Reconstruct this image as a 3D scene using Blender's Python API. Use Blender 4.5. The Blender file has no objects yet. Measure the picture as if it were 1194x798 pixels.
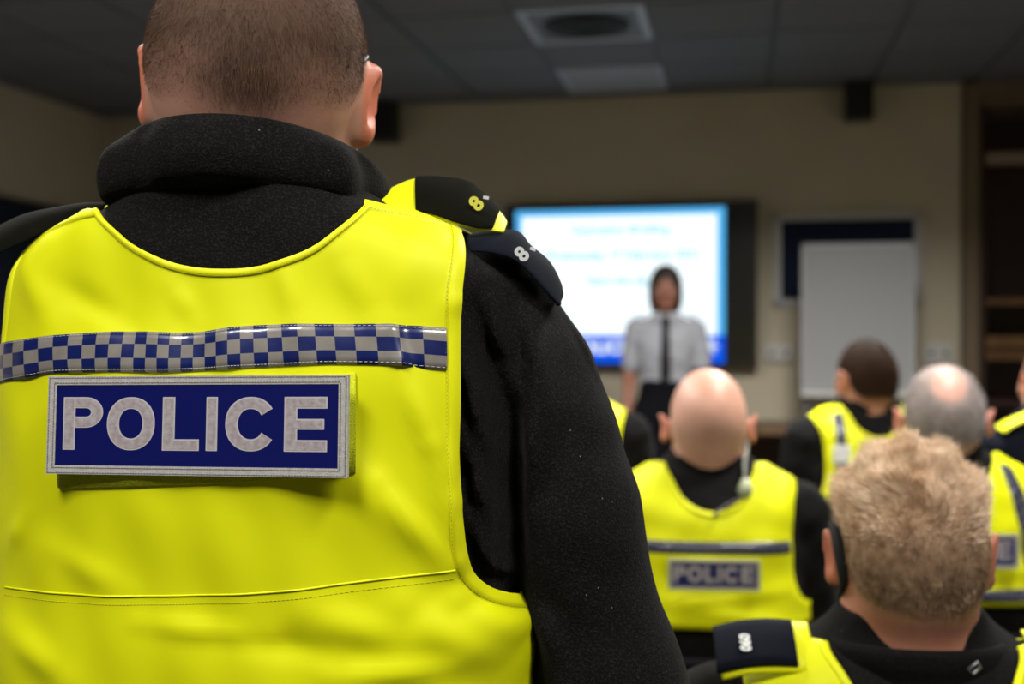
import bpy, bmesh, math, random
import numpy as np
from mathutils import Vector, Matrix
from mathutils.geometry import delaunay_2d_cdt

random.seed(7)
rng = np.random.default_rng(7)
scene = bpy.context.scene
C = scene.collection

# ------------------------------------------------------------------ camera, world, lights, exposure
F_PX, CX, HOR, CAM_Z = 1327.0, 597.0, 390.0, 1.36
cam_data = bpy.data.cameras.new('camera')
cam_data.sensor_fit = 'HORIZONTAL'
cam_data.sensor_width = 36.0
cam_data.lens = F_PX / 1194 * 36
cam_data.dof.use_dof = True
cam_data.dof.focus_distance = 0.83
cam_data.dof.aperture_fstop = 4.4
cam_data.clip_start = 0.05
cam = bpy.data.objects.new('camera', cam_data)
cam.location = (0, 0, CAM_Z)
cam.rotation_euler = (math.radians(90 - 0.3886), 0, 0)
C.objects.link(cam)
scene.camera = cam

world = bpy.data.worlds.new('world')
world.use_nodes = True
world.node_tree.nodes['Background'].inputs[0].default_value = (0.6, 0.65, 0.75, 1)
world.node_tree.nodes['Background'].inputs[1].default_value = 0.02
scene.world = world
scene.view_settings.view_transform = 'Standard'
scene.view_settings.look = 'None'
scene.view_settings.gamma = 1
scene.view_settings.exposure = 0.0

PANEL_POWER = 44.0        # the lit ceiling panels over the back rows (built below)
PANEL_COLOR = (1.0, 0.965, 0.91)
PANELS = [(-0.85, -0.14), (0.85, 0.0), (1.2, 2.15), (-1.2, 2.3), (1.3, 4.0), (-1.3, 4.1)]   # x, y of the lit panels; last pair added to brighten the far wall

# ------------------------------------------------------------------ helpers: points, tagging, meshes
def P(px, py, d):
    """Point of the room at distance d down the camera axis (photo pixel frame 1194 x 798)."""
    return np.array([(px - CX) / F_PX * d, d, CAM_Z + (HOR - py) / F_PX * d])

def tag(o, label=None, cat=None, group=None, kind=None):
    if label: o['label'] = label
    if cat: o['category'] = cat
    if group: o['group'] = group
    if kind: o['kind'] = kind
    return o

def link(name, me, mats=None, parent=None, smooth=True):
    o = bpy.data.objects.new(name, me)
    C.objects.link(o)
    if parent is not None: o.parent = parent
    if mats is not None:
        for m in (mats if isinstance(mats, (list, tuple)) else [mats]): me.materials.append(m)
    if smooth and len(me.polygons):
        me.polygons.foreach_set('use_smooth', np.ones(len(me.polygons), dtype=bool))
    return o

def empty(name, loc=(0, 0, 0), rz=0.0):
    o = bpy.data.objects.new(name, None)
    o.empty_display_size = 0.1
    o.location = loc
    o.rotation_euler = (0, 0, rz)
    C.objects.link(o)
    return o

def mesh_np(name, V, Fq):
    """mesh from numpy verts and an (n, 3 or 4) face array"""
    me = bpy.data.meshes.new(name)
    V = np.asarray(V, dtype=np.float32); Fq = np.asarray(Fq, dtype=np.int32)
    k = Fq.shape[1]
    me.vertices.add(len(V)); me.vertices.foreach_set('co', V.ravel())
    me.loops.add(Fq.size); me.loops.foreach_set('vertex_index', Fq.ravel())
    me.polygons.add(len(Fq))
    me.polygons.foreach_set('loop_start', np.arange(0, Fq.size, k, dtype=np.int32))
    me.update(calc_edges=True)
    me.validate()
    return me

class MB:
    """collects verts and faces for one mesh"""
    def __init__(s): s.v = []; s.f = []; s.m = []; s.slot = 0
    def add(s, vs, fs):
        b = len(s.v); s.v += [tuple(map(float, p)) for p in vs]
        for f in fs: s.f.append(tuple(i + b for i in f)); s.m.append(s.slot)
    def box(s, lo, hi):
        x0, y0, z0 = lo; x1, y1, z1 = hi
        s.add([(x0,y0,z0),(x1,y0,z0),(x1,y1,z0),(x0,y1,z0),(x0,y0,z1),(x1,y0,z1),(x1,y1,z1),(x0,y1,z1)],
              [(3,2,1,0),(4,5,6,7),(0,1,5,4),(1,2,6,5),(2,3,7,6),(3,0,4,7)])
    def cbox(s, c, d): s.box([c[i]-d[i]/2 for i in range(3)], [c[i]+d[i]/2 for i in range(3)])
    def quadprism(s, q, t):
        q = [np.asarray(p, float) for p in q]; t = np.asarray(t, float)
        s.add(q + [p + t for p in q], [(3,2,1,0),(4,5,6,7),(0,1,5,4),(1,2,6,5),(2,3,7,6),(3,0,4,7)])
    def tube(s, pts, r, n=8, closed=False):
        pts = [np.asarray(p, float) for p in pts]
        rs = r if hasattr(r, '__len__') else [r] * len(pts)
        vs = []; fs = []; up = np.array([0.0, 0.0, 1.0]); prev = None
        m = len(pts)
        for i, p in enumerate(pts):
            a = pts[(i-1) % m] if (closed or i > 0) else p
            b = pts[(i+1) % m] if (closed or i < m-1) else p
            t = b - a; t /= (np.linalg.norm(t) + 1e-12)
            if prev is None:
                ref = up if abs(t[2]) < .9 else np.array([1.0, 0, 0])
                u = np.cross(t, ref)
            else: u = prev - t * np.dot(prev, t)
            u /= np.linalg.norm(u) + 1e-12; prev = u; w = np.cross(t, u)
            for k in range(n):
                a_ = 2*math.pi*k/n
                vs.append(p + rs[i]*(math.cos(a_)*u + math.sin(a_)*w))
        for i in range(m if closed else m-1):
            j = (i+1) % m
            for k in range(n):
                fs.append((i*n+k, i*n+(k+1) % n, j*n+(k+1) % n, j*n+k))
        if not closed:
            fs.append(tuple(range(n))[::-1]); fs.append(tuple((m-1)*n+k for k in range(n)))
        s.add(vs, fs)
    def mesh(s, name):
        me = bpy.data.meshes.new(name); me.from_pydata(s.v, [], s.f)
        if any(s.m): me.polygons.foreach_set('material_index', np.array(s.m, dtype=np.int32))
        bm = bmesh.new(); bm.from_mesh(me); bmesh.ops.recalc_face_normals(bm, faces=bm.faces); bm.to_mesh(me); bm.free()
        return me
    def build(s, name, mats, parent=None, bevel=0.0, smooth=False):
        o = link(name, s.mesh(name), mats, parent, smooth)
        if bevel:
            b = o.modifiers.new('bevel', 'BEVEL'); b.width = bevel; b.segments = 2; b.limit_method = 'ANGLE'
        return o

# ------------------------------------------------------------------ materials
def rgb(r, g, b):
    return tuple(((c/255)/12.92 if c/255 <= .04045 else ((c/255+.055)/1.055)**2.4) for c in (r, g, b))

def mat(name, col, rough=.6, col2=None, nscale=40, bump=0, bscale=300, bdist=.001, metal=0, spec=.5, coat=0,
        sheen=0, emit=None, estr=0, sss=0, detail=3):
    m = bpy.data.materials.new(name); m.use_nodes = True
    nt = m.node_tree; b = nt.nodes['Principled BSDF']
    b.inputs['Base Color'].default_value = (*col, 1)
    b.inputs['Roughness'].default_value = rough
    b.inputs['Metallic'].default_value = metal
    b.inputs['Specular IOR Level'].default_value = spec
    if coat: b.inputs['Coat Weight'].default_value = coat; b.inputs['Coat Roughness'].default_value = .08
    if sheen: b.inputs['Sheen Weight'].default_value = sheen; b.inputs['Sheen Roughness'].default_value = .4
    if sss:
        b.inputs['Subsurface Weight'].default_value = sss
        b.inputs['Subsurface Radius'].default_value = (.01, .004, .002); b.inputs['Subsurface Scale'].default_value = 1.0
    if emit: b.inputs['Emission Color'].default_value = (*emit, 1); b.inputs['Emission Strength'].default_value = estr
    tc = nt.nodes.new('ShaderNodeTexCoord')
    if col2 is not None:
        n = nt.nodes.new('ShaderNodeTexNoise'); n.inputs['Scale'].default_value = nscale; n.inputs['Detail'].default_value = detail
        mx = nt.nodes.new('ShaderNodeMix'); mx.data_type = 'RGBA'
        mx.inputs[6].default_value = (*col, 1); mx.inputs[7].default_value = (*col2, 1)
        cr = nt.nodes.new('ShaderNodeValToRGB'); cr.color_ramp.elements[0].position = .35; cr.color_ramp.elements[1].position = .65
        nt.links.new(tc.outputs['Object'], n.inputs['Vector']); nt.links.new(n.outputs['Fac'], cr.inputs['Fac'])
        nt.links.new(cr.outputs['Color'], mx.inputs[0]); nt.links.new(mx.outputs[2], b.inputs['Base Color'])
    if bump:
        n2 = nt.nodes.new('ShaderNodeTexNoise'); n2.inputs['Scale'].default_value = bscale; n2.inputs['Detail'].default_value = 2
        bp = nt.nodes.new('ShaderNodeBump'); bp.inputs['Strength'].default_value = bump; bp.inputs['Distance'].default_value = bdist
        nt.links.new(tc.outputs['Object'], n2.inputs['Vector']); nt.links.new(n2.outputs['Fac'], bp.inputs['Height'])
        nt.links.new(bp.outputs['Normal'], b.inputs['Normal'])
    return m

def skin_mat(name, skin, hair, ear=None):
    """skin with a painted-in short-hair colour (attribute 'hair') and redder ears (attribute 'ear')"""
    m = mat(name, skin, .48, sss=.12, bump=.25, bscale=420, bdist=.0006)
    nt = m.node_tree; b = nt.nodes['Principled BSDF']
    a = nt.nodes.new('ShaderNodeAttribute'); a.attribute_name = 'hair'
    e = nt.nodes.new('ShaderNodeAttribute'); e.attribute_name = 'ear'
    tc = nt.nodes.new('ShaderNodeTexCoord')
    n = nt.nodes.new('ShaderNodeTexNoise'); n.inputs['Scale'].default_value = 45; n.inputs['Detail'].default_value = 4
    nt.links.new(tc.outputs['Object'], n.inputs['Vector'])
    m0 = nt.nodes.new('ShaderNodeMix'); m0.data_type = 'RGBA'; m0.inputs[6].default_value = (*skin, 1)
    m0.inputs[7].default_value = (skin[0]*.88, skin[1]*.68, skin[2]*.64, 1); nt.links.new(n.outputs['Fac'], m0.inputs[0])
    m1 = nt.nodes.new('ShaderNodeMix'); m1.data_type = 'RGBA'; m1.inputs[7].default_value = (*(ear or (skin[0]*.95, skin[1]*.5, skin[2]*.4)), 1)
    nt.links.new(m0.outputs[2], m1.inputs[6]); nt.links.new(e.outputs['Fac'], m1.inputs[0])
    m2 = nt.nodes.new('ShaderNodeMix'); m2.data_type = 'RGBA'; m2.inputs[7].default_value = (*hair, 1)
    nt.links.new(m1.outputs[2], m2.inputs[6]); nt.links.new(a.outputs['Fac'], m2.inputs[0])
    nt.links.new(m2.outputs[2], b.inputs['Base Color'])
    ra = nt.nodes.new('ShaderNodeMath'); ra.operation = 'MULTIPLY_ADD'; ra.inputs[1].default_value = .4; ra.inputs[2].default_value = .48
    nt.links.new(a.outputs['Fac'], ra.inputs[0]); nt.links.new(ra.outputs[0], b.inputs['Roughness'])
    return m

def check_mat(name, ca, cb, nrow):
    """UV chequer of three rows, glossy plastic retroreflective tape"""
    m = mat(name, ca, .35, coat=.6, spec=.5)
    nt = m.node_tree; b = nt.nodes['Principled BSDF']
    uv = nt.nodes.new('ShaderNodeUVMap')
    ck = nt.nodes.new('ShaderNodeTexChecker'); ck.inputs['Scale'].default_value = 1.0
    mp = nt.nodes.new('ShaderNodeMapping'); mp.inputs['Location'].default_value = (.001, .001, .5)
    nt.links.new(uv.outputs['UV'], mp.inputs['Vector']); nt.links.new(mp.outputs['Vector'], ck.inputs['Vector'])
    ck.inputs['Color1'].default_value = (*ca, 1); ck.inputs['Color2'].default_value = (*cb, 1)
    n = nt.nodes.new('ShaderNodeTexNoise'); n.inputs['Scale'].default_value = 60; n.inputs['Detail'].default_value = 6
    tc = nt.nodes.new('ShaderNodeTexCoord'); nt.links.new(tc.outputs['Object'], n.inputs['Vector'])
    mx = nt.nodes.new('ShaderNodeMix'); mx.data_type = 'RGBA'; mx.blend_type = 'MULTIPLY'; mx.inputs[0].default_value = .45
    nt.links.new(ck.outputs['Color'], mx.inputs[6]); nt.links.new(n.outputs['Fac'], mx.inputs[7])
    nt.links.new(mx.outputs[2], b.inputs['Base Color'])
    bp = nt.nodes.new('ShaderNodeBump'); bp.inputs['Strength'].default_value = .25; bp.inputs['Distance'].default_value = .004
    n3 = nt.nodes.new('ShaderNodeTexNoise'); n3.inputs['Scale'].default_value = 35; n3.inputs['Detail'].default_value = 2
    nt.links.new(tc.outputs['Object'], n3.inputs['Vector']); nt.links.new(n3.outputs['Fac'], bp.inputs['Height'])
    nt.links.new(bp.outputs['Normal'], b.inputs['Normal']); nt.links.new(bp.outputs['Normal'], b.inputs['Coat Normal'])
    return m

def fleece_mat(name, base, speck):
    m = mat(name, base, .9, spec=.10, sheen=.03)
    nt = m.node_tree; b = nt.nodes['Principled BSDF']; tc = nt.nodes.new('ShaderNodeTexCoord')
    n = nt.nodes.new('ShaderNodeTexNoise'); n.inputs['Scale'].default_value = 620; n.inputs['Detail'].default_value = 3
    cr = nt.nodes.new('ShaderNodeValToRGB')
    cr.color_ramp.elements[0].position = .48; cr.color_ramp.elements[0].color = (*base, 1)
    cr.color_ramp.elements[1].position = .80; cr.color_ramp.elements[1].color = (*speck, 1)
    v = nt.nodes.new('ShaderNodeTexVoronoi'); v.inputs['Scale'].default_value = 55
    lt = nt.nodes.new('ShaderNodeMath'); lt.operation = 'LESS_THAN'; lt.inputs[1].default_value = .034
    mx = nt.nodes.new('ShaderNodeMix'); mx.data_type = 'RGBA'; mx.inputs[7].default_value = (.16, .16, .15, 1)
    nt.links.new(tc.outputs['Object'], n.inputs['Vector']); nt.links.new(tc.outputs['Object'], v.inputs['Vector'])
    nt.links.new(n.outputs['Fac'], cr.inputs['Fac']); nt.links.new(v.outputs['Distance'], lt.inputs[0])
    nt.links.new(lt.outputs[0], mx.inputs[0]); nt.links.new(cr.outputs['Color'], mx.inputs[6]); nt.links.new(mx.outputs[2], b.inputs['Base Color'])
    bp = nt.nodes.new('ShaderNodeBump'); bp.inputs['Strength'].default_value = .75; bp.inputs['Distance'].default_value = .0013
    nt.links.new(n.outputs['Fac'], bp.inputs['Height']); nt.links.new(bp.outputs['Normal'], b.inputs['Normal'])
    return m

HIVIS = (.76, .80, .003)
M = {
 'wall': mat('cream_paint', (.60, .54, .42), .85, (.57, .51, .39), 3, .15, 150),
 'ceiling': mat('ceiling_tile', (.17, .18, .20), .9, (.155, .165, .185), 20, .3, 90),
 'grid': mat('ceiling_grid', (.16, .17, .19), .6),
 'floor': mat('carpet', (.045, .045, .055), .95, (.03, .03, .04), 80, .6, 500),
 'skirting': mat('skirting_paint', (.30, .26, .2), .5),
 'hivis': mat('hi_vis_fabric', HIVIS, .52, (.74, .77, .003), 6, .18, 1500, .0004, spec=.22),
 'hivis_trim': mat('hi_vis_binding', (.78, .81, .004), .5, bump=.15, bscale=1200, bdist=.0004, spec=.25),
 'hivis_pile': mat('hook_loop_pile', (.62, .66, .010), .9, (.48, .54, .008), 700, .8, 900, .001),
 'stitch': mat('yellow_thread', (.42, .42, .02), .8),
 'stitch_grey': mat('grey_thread', (.16, .16, .17), .8),
 'stitch_white': mat('white_thread', (.55, .55, .55), .7),
 'fleece': fleece_mat('black_fleece', (.0042, .0041, .0040), (.022, .0215, .021)),
 'black': mat('black_cloth', (.008, .008, .009), .85, bump=.3, bscale=600),
 'epaulette': mat('black_epaulette', (.0035, .004, .0022), .9, (.006, .006, .0035), 30, .2, 900, .0005, spec=.06),
 'navy': mat('navy_cloth', (.0035, .005, .011), .85, bump=.3, bscale=800, spec=.12),
 'check': check_mat('blue_silver_chequer', (.29, .27, .245), (.002, .012, .125), 3),
 'badge_blue': mat('badge_blue', (.003, .006, .105), .3, coat=.25),
 'badge_border': mat('badge_border', (.50, .49, .46), .6, (.40, .39, .37), 260, .5, 700, .0008),
 'silver': mat('letter_rim', (.50, .48, .50), .5),
 'letter': mat('letter_reflective', (.32, .27, .28), .55, (.44, .41, .42), 240, .3, 600, .0005, detail=6),
 'thread8': mat('yellow_embroidery', (.78, .75, .10), .7),
 'thread_white': mat('white_embroidery', (.72, .74, .74), .7),
 'trouser': mat('black_trouser', (.004, .004, .006), .95, spec=.1),
 'shoe': mat('black_leather', (.006, .006, .006), .3),
 'glass_black': mat('black_plastic', (.006, .006, .006), .3),
 'tv_frame': mat('screen_bezel', (.010, .010, .011), .35),
 'white_paint': mat('white_frame', (.55, .55, .56), .5),
 'pad': mat('flipchart_board', (.33, .335, .345), .45),
 'navy_felt': mat('navy_felt', (.004, .011, .035), .95, bump=.4, bscale=300),
 'plastic_white': mat('white_plastic', (.6, .6, .58), .4),
 'metal': mat('grey_metal', (.30, .30, .31), .35, metal=.8),
 'wood': mat('desk_wood', (.20, .115, .05), .5, (.15, .08, .035), 12),
 'dark_wood': mat('dark_red_wood', (.040, .011, .006), .5, (.028, .008, .005), 8),
 'shelf_wood': mat('shelf_edge_wood', (.18, .085, .022), .55, (.14, .065, .017), 10),
 'post': mat('cupboard_frame', (.19, .14, .085), .6),
 'chair': mat('chair_fabric', (.003, .003, .004), .95, spec=.1, bump=.4, bscale=500),
 'chair_leg': mat('chair_steel', (.03, .03, .03), .35, metal=.6),
 'shirt': mat('white_shirt', (.30, .31, .345), .8, bump=.2, bscale=200),
 'eye': mat('eye_white', (.38, .36, .34), .3),
 'iris': mat('iris', (.05, .03, .02), .2),
 'ear_tube': mat('clear_tube', (.30, .31, .28), .25),
}
# lens glass
gl = bpy.data.materials.new('lens_glass'); gl.use_nodes = True
gb = gl.node_tree.nodes['Principled BSDF']; gb.inputs['Transmission Weight'].default_value = 1; gb.inputs['Roughness'].default_value = .02
gb.inputs['Base Color'].default_value = (.85, .95, .92, 1); gb.inputs['IOR'].default_value = 1.3; M['lens'] = gl

# ------------------------------------------------------------------ the room
WL = np.array([(122-CX)/F_PX*7.9, 7.9]); WR = np.array([(1120-CX)/F_PX*6.8, 6.8])
WLEN = float(np.linalg.norm(WR-WL)); WU = (WR-WL)/WLEN; WV = np.array([WU[1], -WU[0]])   # WV points back towards the camera
WANG = math.atan2(WU[1], WU[0])
CEIL = CAM_Z + 1.50
def wall_uz(px, py, v=0.0):
    """(u along the far wall, height) at pixel, on the plane v in front of it"""
    dx = (px-CX)/F_PX
    # (t*dx, t) = WL + u*WU + v*WV
    A = np.array([[dx, -WU[0]], [1.0, -WU[1]]]); b = WL + v*WV
    t, u = np.linalg.solve(A, b)
    return u, CAM_Z + (HOR-py)/F_PX*t
def room_empty(name, u, v, z):
    """Empty on the room's own axes: local x along the far wall, local -y into the room"""
    p = WL + u*WU + v*WV
    return empty(name, (p[0], p[1], z), WANG)
ROOM = (float(WL[0]), float(WL[1]), 0.0)
def room_obj(name, mb, mats, bevel=0.0):
    o = mb.build(name, mats, None, bevel); o.location = ROOM; o.rotation_euler = (0, 0, WANG)
    return tag(o, kind='structure')
DEPTH, RIGHT = 11.5, 7.3
mb = MB(); mb.box((-.15, -DEPTH, -.1), (RIGHT+.15, .75, 0)); room_obj('floor', mb, M['floor'])
mb = MB(); mb.box((-.15, 0, 0), (WLEN, .15, CEIL)); room_obj('wall_back', mb, M['wall'])
mb = MB(); mb.box((-.15, -DEPTH, 0), (0, 0, CEIL)); room_obj('wall_left', mb, M['wall'])
mb = MB(); mb.box((RIGHT, -DEPTH, 0), (RIGHT+.15, .75, CEIL)); room_obj('wall_right', mb, M['wall'])
mb = MB(); mb.box((-.15, -DEPTH-.15, 0), (RIGHT+.15, -DEPTH, CEIL)); room_obj('wall_rear', mb, M['wall'])
mb = MB(); mb.box((WLEN-.15, .6, 0), (RIGHT+.15, .75, CEIL)); room_obj('wall_alcove', mb, M['wall'])
mb = MB(); mb.box((WLEN-.15, .15, 0), (WLEN, .6, CEIL)); room_obj('wall_return', mb, M['wall'])
mb = MB(); mb.box((.0, -.015, 0), (WLEN, 0, .1)); room_obj('baseboard_back', mb, M['skirting'])
mb = MB(); mb.box((0, -DEPTH, 0), (.015, -.015, .1)); room_obj('baseboard_left', mb, M['skirting'])
mb = MB(); mb.box((WLEN+.012, -.03, 0), (WLEN+.10, .06, CEIL-.03)); room_obj('trim_1', mb, M['post'], .004)
# ceiling: slab, tee grid and single tiles over the far part that shows
mb = MB(); mb.box((-.15, -DEPTH, CEIL+.02), (RIGHT+.15, .75, CEIL+.12)); ceiling = room_obj('ceiling', mb, M['grid'])
TS = .6
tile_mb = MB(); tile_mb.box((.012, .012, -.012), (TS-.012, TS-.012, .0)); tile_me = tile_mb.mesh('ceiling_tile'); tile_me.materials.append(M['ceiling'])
VENT = (3, 2)     # tile column, row where the air vent sits; a lamp panel beside it
U0, V0 = 0.26, .18
def tile_at(i, j, me=tile_me):
    o = bpy.data.objects.new('ceiling_tile', me); C.objects.link(o); o.parent = ceiling
    o.location = (U0 + i*TS, .0 - V0 - (j+1)*TS, CEIL+.018); return o
vent_u, _ = wall_uz(708, 95, .0)
U0 = vent_u - TS*5.35 + .0
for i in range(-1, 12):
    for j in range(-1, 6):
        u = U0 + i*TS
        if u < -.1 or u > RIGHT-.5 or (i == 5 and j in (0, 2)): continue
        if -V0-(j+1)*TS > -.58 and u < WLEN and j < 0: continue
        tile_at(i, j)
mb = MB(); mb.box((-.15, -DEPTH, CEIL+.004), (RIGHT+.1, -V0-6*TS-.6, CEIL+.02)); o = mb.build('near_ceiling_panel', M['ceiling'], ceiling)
mb = MB(); mb.box((0, -.17, CEIL+.004), (WLEN, 0, CEIL+.02)); mb.box((-.0, -V0-6*TS-.6, CEIL+.004), (.02, 0, CEIL+.02)); mb.build('edge_trim', M['grid'], ceiling)

# ceiling air vent: frame, louvre rings, dark throat
def ceiling_unit(name, i, j, label, cat):
    e = room_empty(name, U0+(i+.5)*TS, V0+(j+.5)*TS, CEIL+.012); return tag(e, label, cat)
pale = mat('vent_enamel', (.50, .56, .66), .45)
dark = mat('vent_throat', (.01, .01, .012), .8)
e = ceiling_unit('ceiling_vent', 5, 2, 'square ceiling air vent with pale frame and dark round throat', 'air vent')
def sq_ring(mb, a, b, z0, z1):
    mb.box((-a, -a, z0), (a, -b, z1)); mb.box((-a, b, z0), (a, a, z1)); mb.box((-a, -b, z0), (-b, b, z1)); mb.box((b, -b, z0), (a, b, z1))
mb = MB(); sq_ring(mb, .30, .262, -.014, .006); mb.build('frame', pale, e, .003)
mb = MB(); mb.box((-.262, -.262, -.002), (.262, .262, .004)); mb.build('plate', mat('vent_plate', (.16, .18, .21), .6), e)
mb = MB()
mb.tube([(0, 0, -.010), (0, 0, -.001)], [.165, .20], 28); mb.build('throat', dark, e)
for r in (.205, .14, .075):
    mb = MB(); mb.tube([(r*math.cos(t), r*math.sin(t), -.012) for t in np.linspace(0, 2*math.pi, 32, endpoint=False)], .006, 6, True); mb.build('louvre_ring', dark, e, smooth=True)
def light_panel_unit(i, j):
    e = ceiling_unit('ceiling_light', i, j, 'unlit ceiling light panel between the air vent and the screen wall', 'ceiling light')
    mb = MB(); sq_ring(mb, .30, .27, -.014, .006); mb.build('frame', pale, e, .003)
    mb = MB(); mb.box((-.27, -.27, -.006), (.27, .27, .004)); mb.build('diffuser', mat('unlit_diffuser', (.38, .41, .47), .4), e)
light_panel_unit(5, 0)

# lit panels above the frame, the farthest pair put in for the back wall
lamp_glow = mat('lit_diffuser', (.8, .8, .8), .5, emit=PANEL_COLOR, estr=3.0)
for k, (x, y) in enumerate(PANELS):
    e = empty('ceiling_light', (x, y, CEIL), WANG)
    tag(e, 'assumed lit square ceiling light panel out of view above the rows of seats', 'ceiling light', 'lit ceiling lights')
    mb = MB(); sq_ring(mb, .30, .28, -.014, .0); mb.build('frame', M['white_paint'], e)
    mb = MB(); mb.box((-.28, -.28, -.006), (.28, .28, .0)); mb.build('diffuser', lamp_glow, e)
    ld = bpy.data.lights.new('lamp', 'AREA'); ld.shape = 'SQUARE'; ld.size = .55; ld.energy = PANEL_POWER * (.72 if y < 1 else 2.1 if y > 3 else .95); ld.color = PANEL_COLOR
    ld.spread = math.radians(150)
    lo = bpy.data.objects.new('lamp', ld); C.objects.link(lo); lo.parent = e; lo.location = (0, 0, -.03)

# ---- wall things
def text_mesh(s, size, align='CENTER', extrude=.0006, bold=0.0, spacing=1.0):
    cu = bpy.data.curves.new('t', 'FONT'); cu.body = s; cu.size = size; cu.align_x = align; cu.align_y = 'CENTER'
    cu.extrude = extrude; cu.offset = bold; cu.resolution_u = 3; cu.space_character = spacing
    ob = bpy.data.objects.new('t', cu); C.objects.link(ob)
    me = bpy.data.meshes.new_from_object(ob.evaluated_get(bpy.context.evaluated_depsgraph_get()))
    bpy.data.objects.remove(ob); bpy.data.curves.remove(cu)
    return me
def vert_text(name, s, size, m, parent, loc, **kw):
    """upright lettering in the local x-z plane, facing -y"""
    o = link(name, text_mesh(s, size, **kw), m, parent, smooth=False)
    o.location = loc; o.rotation_euler = (math.pi/2, 0, 0); return o

# big display
u0, zt = wall_uz(590, 234, .09); u1, zb = wall_uz(883, 431, .09); zt = CAM_Z + (HOR-236)/F_PX*7.05
uc, zc = (u0+u1)/2, (zt+zb)/2; hw, hh = (u1-u0)/2, (zt-zb)/2
tv = tag(room_empty('wall_display', uc, 0, zc), 'large wall screen showing a white briefing slide with blue footer', 'screen')
mb = MB(); mb.box((-hw, -.075, -hh), (hw, -.02, hh)); mb.build('housing', M['tv_frame'], tv, .008)
mb = MB(); mb.box((-hw*.5, -.02, -hh*.5), (hw*.5, 0, hh*.5)); mb.build('wall_bracket', M['metal'], tv)
mb = MB()
for a in ((-hw, hh-.03, hw, hh), (-hw, -hh, hw, -hh+.035), (-hw, -hh, -hw+.03, hh), (hw-.03, -hh, hw, hh)):
    mb.box((a[0], -.09, a[1]), (a[2], -.0751, a[3]))
mb.build('bezel', mat('bezel_gloss', (.022, .018, .014), .3), tv, .003)
mb = MB(); mb.box((-hw+.03, -.079, -hh+.035), (hw-.03, -.0751, hh-.03)); mb.build('dark_glass', mat('screen_glass', (.010, .010, .012), .28), tv)
sl, sr = wall_uz(601, 300, .09)[0]-uc, wall_uz(845, 300, .09)[0]-uc
sb = CAM_Z+(HOR-425)/F_PX*7.05 - zc; st = hh-.035
def emis(name, col, s):
    m = bpy.data.materials.new(name); m.use_nodes = True; nt = m.node_tree; nt.nodes.clear()
    o = nt.nodes.new('ShaderNodeOutputMaterial'); e_ = nt.nodes.new('ShaderNodeEmission'); e_.inputs[0].default_value = (*col, 1); e_.inputs[1].default_value = s
    nt.links.new(e_.outputs[0], o.inputs[0]); return m
slide = emis('slide_white', (.86, .96, 1.0), 1.25)
mb = MB(); mb.box((sl, -.083, sb), (sr, -.0791, st)); mb.build('slide', slide, tv)
mb = MB()
zf = CAM_Z+(HOR-391)/F_PX*7.05 - zc
mb.box((sl, -.0845, sb), (sr, -.0831, zf)); mb.build('slide_footer', emis('slide_blue', (.0, .10, .85), 1.0), tv)
bw = .06
mb = MB()
mb.box((sl, -.0842, st-bw*.7), (sr, -.0831, st)); mb.box((sr-bw*.8, -.0842, zf), (sr, -.0831, st)); mb.box((sl, -.0842, zf), (sl+bw*.7, -.0831, st))
mb.build('slide_border', emis('slide_sky', (.10, .50, .95), 1.0), tv)
ink = emis('slide_ink', (.40, .75, .90), .95); sw = emis('slide_white_ink', (.75, .85, 1), 1.0)
def sx(px): return wall_uz(px, 300, .09)[0]-uc
def sz(py): return CAM_Z+(HOR-py)/F_PX*7.05 - zc
vert_text('slide_text', 'Operation Briefing', .082, ink, tv, (sx(722), -.0845, sz(267)), bold=.002)
vert_text('slide_text', 'Wednesday 17 February 2021', .080, ink, tv, (sx(725), -.0845, sz(297)), bold=.002)
vert_text('slide_text', 'Start the day', .078, ink, tv, (sx(722), -.0845, sz(327)), bold=.002)
vert_text('footer_text', 'POLICE', .11, sw, tv, (sx(700), -.0855, sz(406)), bold=.006)
mb = MB()
cxr, czr = sx(826), sz(404)
for k in range(8):
    a = k*math.pi/4
    mb.quadprism([(cxr+.03*math.cos(a-.39), -.0846, czr+.03*math.sin(a-.39)), (cxr+.075*math.cos(a), -.0846, czr+.075*math.sin(a)),
                  (cxr+.03*math.cos(a+.39), -.0846, czr+.03*math.sin(a+.39)), (cxr, -.0846, czr)], (0, -.001, 0))
mb.build('footer_crest', sw, tv)

# noticeboard behind the flipchart
ua, za = wall_uz(902, 250); ub, zb2 = wall_uz(1074, 357)
nb = tag(room_empty('noticeboard', (ua+ub)/2, 0, (za+zb2)/2), 'navy felt noticeboard in pale frame on wall behind the flipchart', 'noticeboard')
w2, h2 = (ub-ua)/2, (za-zb2)/2
mb = MB(); mb.box((-w2+.02, -.02, -h2+.02), (w2-.02, 0, h2-.02)); mb.build('felt_panel', M['navy_felt'], nb)
mb = MB()
for a in ((-w2, h2-.045, w2, h2), (-w2, -h2, w2, -h2+.045), (-w2, -h2, -w2+.045, h2), (w2-.045, -h2, w2, h2)):
    mb.box((a[0], -.03, a[1]), (a[2], 0, a[3]))
mb.build('frame', M['white_paint'], nb, .003)
# left-wall board
lb = tag(empty('noticeboard', (*(WL + .0*WU + 1.02*WV), 1.60), WANG), 'dark navy noticeboard on the left wall beside the black collar', 'noticeboard')
mb = MB(); mb.box((.0, -.9, -.55), (.02, .9, .55)); mb.build('felt_panel', M['navy_felt'], lb)
mb = MB()
for a in ((-.93, .55, .93, .58), (-.93, -.58, .93, -.55), (-.93, -.55, -.9, .55), (.9, -.55, .93, .55)):
    mb.box((0, a[0], a[1]), (.03, a[2], a[3]))
mb.build('frame', M['tv_frame'], lb)
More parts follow.
